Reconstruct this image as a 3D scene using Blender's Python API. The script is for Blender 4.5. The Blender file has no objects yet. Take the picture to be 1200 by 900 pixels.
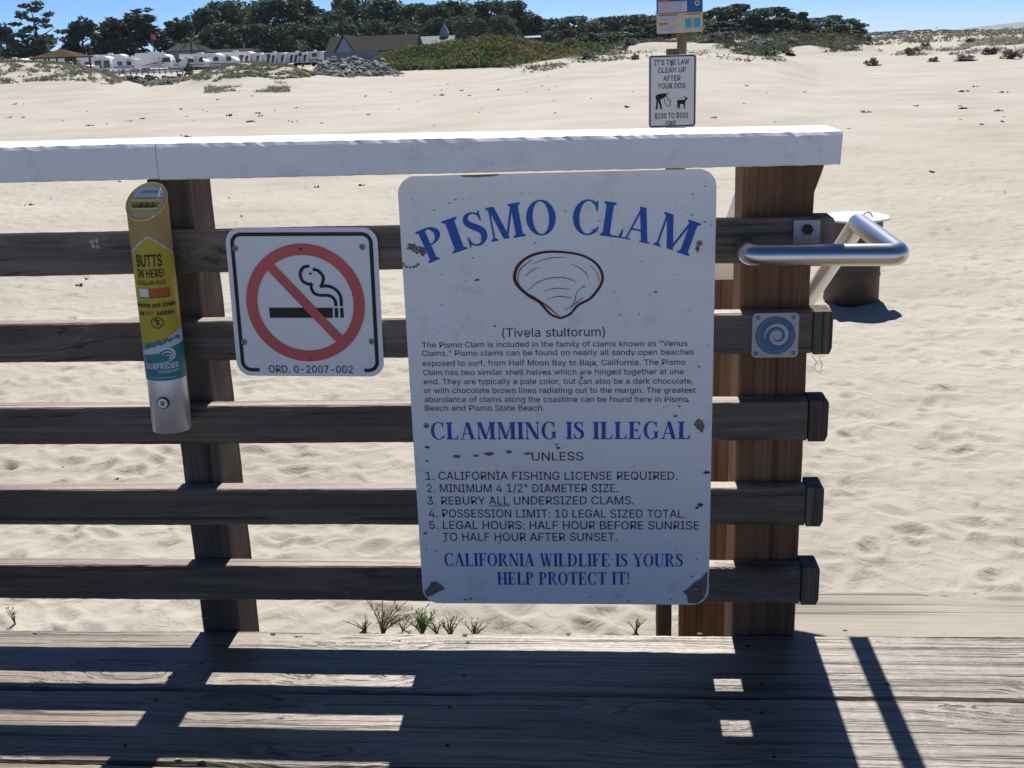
import bpy, math, random
import numpy as np
from mathutils import Matrix, Vector
random.seed(7)
SC = bpy.context.scene
COL = SC.collection
R = math.radians

# ------------------------------------------------------------------ camera
CAM = np.array([0.0, -2.1652, 1.2412])
RT = np.array([0.9966, 0.0749, -0.0331]); UP = np.array([0.0099, 0.2908, 0.9567]); FW = np.array([-0.0813, 0.9538, -0.2891])
RT /= np.linalg.norm(RT); FW -= RT*(FW@RT); FW /= np.linalg.norm(FW); UP = np.cross(RT, FW)
FPX = 1316.18                                   # focal length for a 1200 px wide picture
cd = bpy.data.cameras.new('camera'); cam = bpy.data.objects.new('camera', cd); COL.objects.link(cam)
M = Matrix.Identity(4)
for i in range(3):
    M[i][0], M[i][1], M[i][2], M[i][3] = RT[i], UP[i], -FW[i], CAM[i]
cam.matrix_world = M
cd.sensor_width = 36.0; cd.lens = FPX/1200*36; cd.clip_start = 0.05; cd.clip_end = 40000
SC.camera = cam

def ray(x, y):
    return FW + RT*(x-600)/FPX + UP*(450-y)/FPX
def at(x, y, Y):                                # the point seen at (x, y) on the plane at distance Y
    d = ray(x, y); return CAM + d*(Y-CAM[1])/d[1]
def atz(x, y, Z):
    d = ray(x, y); return CAM + d*(Z-CAM[2])/d[2]
def atx(x, y, X):
    d = ray(x, y); return CAM + d*(X-CAM[0])/d[0]

# ------------------------------------------------------------------ light
SUN_EL = 51.0
HAZE = 0.00006
w = bpy.data.worlds.new('World'); SC.world = w; w.use_nodes = True
nt = w.node_tree; bg = nt.nodes['Background']
sky = nt.nodes.new('ShaderNodeTexSky'); sky.sky_type = 'NISHITA'; sky.sun_disc = False
sky.sun_elevation = R(SUN_EL); sky.sun_rotation = R(0); sky.altitude = 6500
sky.air_density = 1.0; sky.dust_density = 0.0; sky.ozone_density = 10.0
nt.links.new(sky.outputs[0], bg.inputs[0]); bg.inputs[1].default_value = 0.076
sl = bpy.data.lights.new('sun', 'SUN'); sl.energy = 5.0; sl.angle = R(0.53); sl.color = (1.0, 0.965, 0.915)
so = bpy.data.objects.new('sun', sl); COL.objects.link(so); so.rotation_euler = (R(-(90-SUN_EL)), 0, R(-0.4)); so.location = (0, 30, 40)
vs = SC.view_settings; vs.view_transform = 'Standard'; vs.look = 'None'; vs.gamma = 1; vs.exposure = 0.54
vs.use_curve_mapping = False
SC.cycles.max_bounces = 6; SC.cycles.diffuse_bounces = 3; SC.cycles.glossy_bounces = 3; SC.cycles.transparent_max_bounces = 6

# ------------------------------------------------------------------ helpers
def tag(o, label=None, cat=None, group=None, kind=None):
    if label: o['label'] = label
    if cat: o['category'] = cat
    if group: o['group'] = group
    if kind: o['kind'] = kind
    return o
def empty(name, loc=(0, 0, 0), rot=(0, 0, 0)):
    o = bpy.data.objects.new(name, None); COL.objects.link(o); o.location = loc; o.rotation_euler = rot
    o.empty_display_size = 0.05
    return o
def thing(name, label, cat, loc=(0, 0, 0), rot=(0, 0, 0), group=None):
    return tag(empty(name, loc, rot), label, cat, group)
def mesh_obj(name, verts, faces, mat, parent=None, smooth=False):
    me = bpy.data.meshes.new(name); me.from_pydata([tuple(v) for v in verts], [], faces)
    if smooth: me.polygons.foreach_set('use_smooth', [True]*len(me.polygons))
    o = bpy.data.objects.new(name, me); COL.objects.link(o)
    if mat: me.materials.append(mat)
    if parent: o.parent = parent
    return o
def np_obj(name, verts, quads, mat, parent=None, smooth=False):
    me = bpy.data.meshes.new(name); verts = np.asarray(verts, np.float32); quads = np.asarray(quads, np.int32)
    k = quads.shape[1]
    me.vertices.add(len(verts)); me.vertices.foreach_set('co', verts.ravel())
    me.loops.add(quads.size); me.loops.foreach_set('vertex_index', quads.ravel())
    me.polygons.add(len(quads)); me.polygons.foreach_set('loop_start', np.arange(len(quads), dtype=np.int32)*k)
    me.polygons.foreach_set('loop_total', np.full(len(quads), k, np.int32))
    if smooth: me.polygons.foreach_set('use_smooth', np.ones(len(quads), bool))
    me.update(calc_edges=True)
    o = bpy.data.objects.new(name, me); COL.objects.link(o)
    if mat: me.materials.append(mat)
    if parent: o.parent = parent
    return o
class MB:
    def __init__(s): s.v = []; s.f = []
    def add(s, vs, fs):
        n = len(s.v); s.v += [tuple(v) for v in vs]; s.f += [[i+n for i in f] for f in fs]
    def box(s, x0, x1, y0, y1, z0, z1):
        s.add([(x0,y0,z0),(x1,y0,z0),(x1,y1,z0),(x0,y1,z0),(x0,y0,z1),(x1,y0,z1),(x1,y1,z1),(x0,y1,z1)],
              [(0,3,2,1),(4,5,6,7),(0,1,5,4),(1,2,6,5),(2,3,7,6),(3,0,4,7)])
    def prism(s, loop, axis, a0, a1):                    # extrude a 2-D loop along an axis
        n = len(loop)
        def p(u, v, a): return {0:(a,u,v), 1:(u,a,v), 2:(u,v,a)}[axis]
        s.add([p(u,v,a0) for u,v in loop]+[p(u,v,a1) for u,v in loop],
              [list(range(n))[::-1], [n+i for i in range(n)]]+[[i,(i+1)%n,n+(i+1)%n,n+i] for i in range(n)])
    def tube(s, pts, r, n=12, caps=True):
        pts = [np.array(p, float) for p in pts]; rings = []
        rr = r if hasattr(r, '__len__') else [r]*len(pts)
        ref = None
        for i, p in enumerate(pts):
            d = pts[min(i+1, len(pts)-1)]-pts[max(i-1, 0)]; d /= np.linalg.norm(d)
            if ref is None: ref = np.array([0,0,1.]) if abs(d[2]) < .9 else np.array([1.,0,0])
            a = ref-d*(ref@d); a /= np.linalg.norm(a); b = np.cross(d, a); ref = a
            rings.append([p+rr[i]*(a*math.cos(t)+b*math.sin(t)) for t in [2*math.pi*k/n for k in range(n)]])
        vs = [v for q in rings for v in q]; fs = []
        for i in range(len(rings)-1):
            for k in range(n): fs.append((i*n+k, i*n+(k+1)%n, (i+1)*n+(k+1)%n, (i+1)*n+k))
        if caps: fs.append(list(range(n))[::-1]); fs.append([(len(rings)-1)*n+k for k in range(n)])
        s.add(vs, fs)
    def lathe(s, prof, n=24, c=(0,0), closed=True):        # prof: (r, z)
        vs = []; fs = []
        for r, z in prof: vs += [(c[0]+r*math.cos(2*math.pi*k/n), c[1]+r*math.sin(2*math.pi*k/n), z) for k in range(n)]
        for i in range(len(prof)-1):
            for k in range(n): fs.append((i*n+k, i*n+(k+1)%n, (i+1)*n+(k+1)%n, (i+1)*n+k))
        if closed: fs.append(list(range(n))[::-1]); fs.append([(len(prof)-1)*n+k for k in range(n)])
        s.add(vs, fs)
    def build(s, name, mat, parent=None, smooth=False, bevel=0, seg=2):
        o = mesh_obj(name, s.v, s.f, mat, parent, smooth)
        if bevel:
            m = o.modifiers.new('bevel', 'BEVEL'); m.width = bevel; m.segments = seg; m.limit_method = 'ANGLE'
        return o
def kids(o): return [c for c in bpy.data.objects if c.parent is o]
def copy_tree(o, parent=None):
    c = o.copy(); COL.objects.link(c); c.parent = parent
    for ch in CH.get(o.name, kids(o)): copy_tree(ch, c)
    return c
CH = {}
ORD = ['first','second','third','fourth','fifth','sixth','seventh','eighth','ninth','tenth','eleventh','twelfth','thirteenth','fourteenth','fifteenth','sixteenth','seventeenth','eighteenth','nineteenth','twentieth','twenty-first','twenty-second','twenty-third','twenty-fourth','twenty-fifth','twenty-sixth','twenty-seventh','twenty-eighth','twenty-ninth','thirtieth']

# ------------------------------------------------------------------ materials
def nodes(m):
    m.use_nodes = True; t = m.node_tree; return t, t.nodes, t.links, t.nodes['Principled BSDF']
def plain(name, col, rough=.6, metal=0.0, var=.12, scale=8, bump=0, bscale=60, spec=.4):
    m = bpy.data.materials.new(name); t, N, L, b = nodes(m)
    b.inputs['Roughness'].default_value = rough; b.inputs['Metallic'].default_value = metal
    b.inputs['Specular IOR Level'].default_value = spec
    tc = N.new('ShaderNodeTexCoord'); n = N.new('ShaderNodeTexNoise'); n.inputs['Scale'].default_value = scale; n.inputs['Detail'].default_value = 5
    L.new(tc.outputs['Object'], n.inputs['Vector'])
    mx = N.new('ShaderNodeMix'); mx.data_type = 'RGBA'
    mx.inputs['A'].default_value = (*[c*(1-var) for c in col], 1); mx.inputs['B'].default_value = (*[min(1, c*(1+var)) for c in col], 1)
    L.new(n.outputs['Fac'], mx.inputs['Factor']); L.new(mx.outputs['Result'], b.inputs['Base Color'])
    if bump:
        n2 = N.new('ShaderNodeTexNoise'); n2.inputs['Scale'].default_value = bscale; n2.inputs['Detail'].default_value = 4
        L.new(tc.outputs['Object'], n2.inputs['Vector'])
        bp = N.new('ShaderNodeBump'); bp.inputs['Strength'].default_value = bump; bp.inputs['Distance'].default_value = .01
        L.new(n2.outputs['Fac'], bp.inputs['Height']); L.new(bp.outputs['Normal'], b.inputs['Normal'])
    return m
def ramp(N, stops):
    r = N.new('ShaderNodeValToRGB'); e = r.color_ramp.elements
    while len(e) < len(stops): e.new(.5)
    for el, (p, c) in zip(e, stops): el.position = p; el.color = (*c, 1) if len(c) == 3 else c
    return r
def wood(name, dark, mid, light, axis=0, bump=.5, rough=.75, spec=.3, gscale=1.0, knots=True, cracks=.5, top=1.0, lines=0.0):
    m = bpy.data.materials.new(name); t, N, L, b = nodes(m)
    b.inputs['Roughness'].default_value = rough; b.inputs['Specular IOR Level'].default_value = spec
    tc = N.new('ShaderNodeTexCoord'); oi = N.new('ShaderNodeObjectInfo')
    mu = N.new('ShaderNodeMath'); mu.operation = 'MULTIPLY'; mu.inputs[1].default_value = 37.0; L.new(oi.outputs['Random'], mu.inputs[0])
    va = N.new('ShaderNodeVectorMath'); va.operation = 'ADD'; L.new(tc.outputs['Object'], va.inputs[0]); L.new(mu.outputs[0], va.inputs[1])
    # knots: sparse points that bend the grain round them
    mk = N.new('ShaderNodeMapping'); s = [5.0]*3; s[axis] = 1.7; mk.inputs['Scale'].default_value = s; L.new(va.outputs[0], mk.inputs[0])
    vo = N.new('ShaderNodeTexVoronoi'); vo.inputs['Scale'].default_value = 1.0; L.new(mk.outputs[0], vo.inputs['Vector'])
    kd = N.new('ShaderNodeMapRange'); kd.interpolation_type = 'SMOOTHSTEP'; kd.inputs['From Min'].default_value = 0.0; kd.inputs['From Max'].default_value = .42; kd.inputs['To Min'].default_value = 1; kd.inputs['To Max'].default_value = 0
    L.new(vo.outputs['Distance'], kd.inputs['Value'])
    km = N.new('ShaderNodeMath'); km.operation = 'MULTIPLY'; km.inputs[1].default_value = .05 if knots else 0.0; L.new(kd.outputs[0], km.inputs[0])
    vb = N.new('ShaderNodeVectorMath'); vb.operation = 'ADD'; L.new(va.outputs[0], vb.inputs[0]); L.new(km.outputs[0], vb.inputs[1])
    def stretched(across, along, detail, dist, rgh=.6):
        mp = N.new('ShaderNodeMapping'); s = [across*gscale]*3; s[axis] = along; mp.inputs['Scale'].default_value = s; L.new(vb.outputs[0], mp.inputs[0])
        n = N.new('ShaderNodeTexNoise'); n.inputs['Scale'].default_value = 1; n.inputs['Detail'].default_value = detail; n.inputs['Distortion'].default_value = dist; n.inputs['Roughness'].default_value = rgh
        L.new(mp.outputs[0], n.inputs['Vector']); return n
    g1 = stretched(26, .9, 3, .9); g2 = stretched(130, 2.2, 5, .4, .7); g3 = stretched(4, 1.6, 3, .3); g4 = stretched(60+500*lines, .7+12*lines, 2, .6+10*lines)
    mixf = N.new('ShaderNodeMix'); mixf.data_type = 'FLOAT'; mixf.inputs['Factor'].default_value = .55; L.new(g1.outputs['Fac'], mixf.inputs['A']); L.new(g2.outputs['Fac'], mixf.inputs['B'])
    mix2 = N.new('ShaderNodeMix'); mix2.data_type = 'FLOAT'; mix2.inputs['Factor'].default_value = .35; L.new(mixf.outputs['Result'], mix2.inputs['A']); L.new(g3.outputs['Fac'], mix2.inputs['B'])
    r = ramp(N, [(.34, dark), (.5, mid), (.66, light)]); L.new(mix2.outputs['Result'], r.inputs['Fac'])
    # dark cracks along the grain
    cr = N.new('ShaderNodeMapRange'); cr.inputs['From Min'].default_value = .33+lines; cr.inputs['From Max'].default_value = .385+lines*1.3; cr.inputs['To Min'].default_value = 1-cracks; cr.inputs['To Max'].default_value = 1.0
    L.new(g4.outputs['Fac'], cr.inputs['Value'])
    kc = N.new('ShaderNodeMapRange'); kc.inputs['From Min'].default_value = .05; kc.inputs['From Max'].default_value = .13; kc.inputs['To Min'].default_value = .45 if knots else 1.0; kc.inputs['To Max'].default_value = 1.0
    L.new(vo.outputs['Distance'], kc.inputs['Value'])
    mm = N.new('ShaderNodeMath'); mm.operation = 'MULTIPLY'; L.new(cr.outputs[0], mm.inputs[0]); L.new(kc.outputs[0], mm.inputs[1])
    mc = N.new('ShaderNodeVectorMath'); mc.operation = 'SCALE'; L.new(r.outputs['Color'], mc.inputs[0]); L.new(mm.outputs[0], mc.inputs['Scale'])
    L.new(mc.outputs[0], b.inputs['Base Color'])
    if top != 1.0:                             # upper faces brightened: sunlit look painted into the colour, over some weather bleaching
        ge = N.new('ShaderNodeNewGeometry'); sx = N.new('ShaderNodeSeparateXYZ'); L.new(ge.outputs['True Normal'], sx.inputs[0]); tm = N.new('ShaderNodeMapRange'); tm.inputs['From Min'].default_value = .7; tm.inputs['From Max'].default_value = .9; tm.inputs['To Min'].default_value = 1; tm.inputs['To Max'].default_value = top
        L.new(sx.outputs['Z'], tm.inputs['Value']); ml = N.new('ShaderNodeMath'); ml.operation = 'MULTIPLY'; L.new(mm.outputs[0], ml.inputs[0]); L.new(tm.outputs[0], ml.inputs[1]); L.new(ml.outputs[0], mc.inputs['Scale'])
    hb = N.new('ShaderNodeMath'); hb.operation = 'ADD'; L.new(mixf.outputs['Result'], hb.inputs[0]); L.new(cr.outputs[0], hb.inputs[1])
    bp = N.new('ShaderNodeBump'); bp.inputs['Strength'].default_value = bump; bp.inputs['Distance'].default_value = .006
    L.new(hb.outputs[0], bp.inputs['Height']); L.new(bp.outputs['Normal'], b.inputs['Normal'])
    return m
def foliage(name, c1, c2, c3=None, scale=1.2, rough=.7, trans=.4):
    m = bpy.data.materials.new(name); t, N, L, b = nodes(m)
    b.inputs['Roughness'].default_value = rough; b.inputs['Specular IOR Level'].default_value = .25
    tc = N.new('ShaderNodeTexCoord'); oi = N.new('ShaderNodeObjectInfo')
    va = N.new('ShaderNodeVectorMath'); va.operation = 'ADD'; L.new(tc.outputs['Object'], va.inputs[0]); L.new(oi.outputs['Random'], va.inputs[1])
    n = N.new('ShaderNodeTexNoise'); n.inputs['Scale'].default_value = scale; n.inputs['Detail'].default_value = 4; L.new(va.outputs[0], n.inputs['Vector'])
    r = ramp(N, [(.35, c1), (.55, c2), (.68, c3 or c2)]); L.new(n.outputs['Fac'], r.inputs['Fac'])
    hs = N.new('ShaderNodeHueSaturation'); mr = N.new('ShaderNodeMapRange'); mr.inputs['To Min'].default_value = .75; mr.inputs['To Max'].default_value = 1.25
    L.new(oi.outputs['Random'], mr.inputs['Value']); L.new(mr.outputs[0], hs.inputs['Value']); L.new(r.outputs['Color'], hs.inputs['Color'])
    L.new(hs.outputs['Color'], b.inputs['Base Color'])
    tr = N.new('ShaderNodeBsdfTranslucent'); L.new(hs.outputs['Color'], tr.inputs['Color']); ms = N.new('ShaderNodeMixShader'); ms.inputs[0].default_value = trans
    L.new(b.outputs[0], ms.inputs[1]); L.new(tr.outputs[0], ms.inputs[2]); L.new(ms.outputs[0], N['Material Output'].inputs['Surface'])
    return m

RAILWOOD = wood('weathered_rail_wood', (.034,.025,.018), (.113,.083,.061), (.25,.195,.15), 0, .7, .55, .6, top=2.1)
POSTWOOD = wood('brown_post_wood', (.065,.032,.016), (.19,.102,.055), (.31,.19,.115), 2, .4, .8, .2, knots=False, cracks=.35)
GREYPOST = wood('grey_post_wood', (.045,.034,.028), (.11,.085,.068), (.19,.155,.13), 2, .5, .8, .2, knots=False)
DECKWOOD = wood('weathered_deck_wood', (.062,.042,.026), (.190,.148,.100), (.305,.252,.188), 0, .75, .44, .75, cracks=.68, lines=.05)
TREADWOOD = wood('sandy_tread_wood', (.20,.172,.14), (.325,.29,.245), (.40,.37,.325), 0, .5, .8, .3)
ENDWOOD = wood('end_grain_wood', (.045,.034,.027), (.165,.128,.100), (.30,.245,.20), 2, 1.0, .85, .2, gscale=1.4, knots=False)
STEEL = plain('brushed_stainless_steel', (.62,.61,.60), .27, 1.0, .04, 30)
GALV = plain('galvanised_plate', (.35,.35,.37), .5, .8, .25, 40)
SCREW = plain('weathered_screw', (.30,.28,.26), .5, .7, .3, 300)
RUST = plain('rust_stain', (.20,.15,.115), .9, 0, .45, 90)
DARKMARK = plain('dark_scuff', (.07,.065,.075), .9, 0, .5, 150)
PAPER = plain('sign_black_ink', (.018,.018,.022), .6, 0, .2, 40)
BLUEINK = plain('sign_blue_ink', (.012,.095,.43), .5, 0, .15, 25)
MAROON = plain('sign_maroon_ink', (.085,.016,.014), .6, 0, .3, 60)
REDINK = plain('sign_faded_red', (.60,.115,.105), .5, 0, .3, 9)
def signwhite(name, col, dirt=.12):
    m = plain(name, col, .45, 0, .05, 6, spec=.4); t = m.node_tree; N = t.nodes; L = t.links; b = N['Principled BSDF']
    src = b.inputs['Base Color'].links[0].from_socket
    tc = N.new('ShaderNodeTexCoord'); n = N.new('ShaderNodeTexNoise'); n.inputs['Scale'].default_value = 14; n.inputs['Detail'].default_value = 8; n.inputs['Roughness'].default_value = .75
    L.new(tc.outputs['Object'], n.inputs['Vector'])
    mr = N.new('ShaderNodeMapRange'); mr.inputs['From Min'].default_value = .55; mr.inputs['From Max'].default_value = .8; mr.inputs['To Min'].default_value = 1; mr.inputs['To Max'].default_value = 1-dirt
    L.new(n.outputs['Fac'], mr.inputs['Value'])
    sc = N.new('ShaderNodeVectorMath'); sc.operation = 'SCALE'; L.new(src, sc.inputs[0]); L.new(mr.outputs[0], sc.inputs['Scale']); L.new(sc.outputs[0], b.inputs['Base Color'])
    return m
SIGNWHITE = signwhite('sign_white_enamel', (.87,.855,.83), .3)
SIGNWHITE2 = signwhite('aluminium_sign_white', (.83,.81,.80), .15)
CAPWHITE = signwhite('chipped_white_paint', (.86,.85,.83), .35)

# ------------------------------------------------------------------ flat artwork (2-D shapes laid on a surface)
class Shape:
    def __init__(s): s.v = []; s.f = []; s.layer = 0
    def piece(s, pts, faces):
        n = len(s.v); s.layer += 1
        s.v += [(x, y, s.layer) for x, y in pts]; s.f += [[i+n for i in f] for f in faces]
    def poly(s, pts): s.piece(pts, [list(range(len(pts)))])
    def strip(s, a, b): n = len(a); s.piece(list(a)+list(b), [(i, i+1, n+i+1, n+i) for i in range(n-1)])
    def stroke(s, pts, wd, smooth=True, n=8):
        pts = [np.array(p, float) for p in pts]; wd = list(wd) if hasattr(wd, '__len__') else [wd]*len(pts)
        if smooth and len(pts) > 2:
            P = [2*pts[0]-pts[1]]+pts+[2*pts[-1]-pts[-2]]; q = []; ww = []
            for i in range(1, len(P)-2):
                for k in range(n):
                    t = k/n; a, b, c, d = P[i-1:i+3]
                    q.append(.5*(2*b+(c-a)*t+(2*a-5*b+4*c-d)*t*t+(3*b-a-3*c+d)*t**3)); ww.append(wd[i-1]*(1-t)+wd[i]*t)
            q.append(pts[-1]); ww.append(wd[-1]); pts, wd = q, ww
        a = []; b = []
        for i, p in enumerate(pts):
            d = pts[min(i+1, len(pts)-1)]-pts[max(i-1, 0)]; d = d/(np.linalg.norm(d)+1e-12); nn = np.array([-d[1], d[0]])*wd[i]/2
            a.append(tuple(p+nn)); b.append(tuple(p-nn))
        s.strip(a, b)
    def ring(s, cx, cy, rx, ry, ix, iy, a0=0, a1=360, n=48, dx=0):
        ts = [R(a0+(a1-a0)*i/n) for i in range(n+1)]
        s.strip([(cx+rx*math.cos(t), cy+ry*math.sin(t)) for t in ts], [(cx+dx+ix*math.cos(t), cy+iy*math.sin(t)) for t in ts])
    def disc(s, cx, cy, rx, ry=None, n=32): s.poly([(cx+rx*math.cos(2*math.pi*k/n), cy+(ry or rx)*math.sin(2*math.pi*k/n)) for k in range(n)])
    def rect(s, x0, y0, x1, y1): s.poly([(x0,y0),(x1,y0),(x1,y1),(x0,y1)])
    def join(s, o, fn=lambda x, y: (x, y)):
        n = len(s.v); s.v += [(*fn(x, y), l) for x, y, l in o.v]; s.f += [[i+n for i in f] for f in o.f]; s.layer += o.layer
    def bounds(s):
        xs = [v[0] for v in s.v]; ys = [v[1] for v in s.v]; return min(xs), max(xs), min(ys), max(ys)
def rrect(x0, y0, x1, y1, r, n=8):
    p = []
    for cx, cy, a in ((x1-r, y0+r, -90), (x1-r, y1-r, 0), (x0+r, y1-r, 90), (x0+r, y0+r, 180)):
        p += [(cx+r*math.cos(R(a+90*k/n)), cy+r*math.sin(R(a+90*k/n))) for k in range(n+1)]
    return p
_tc = {}
import json
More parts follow.
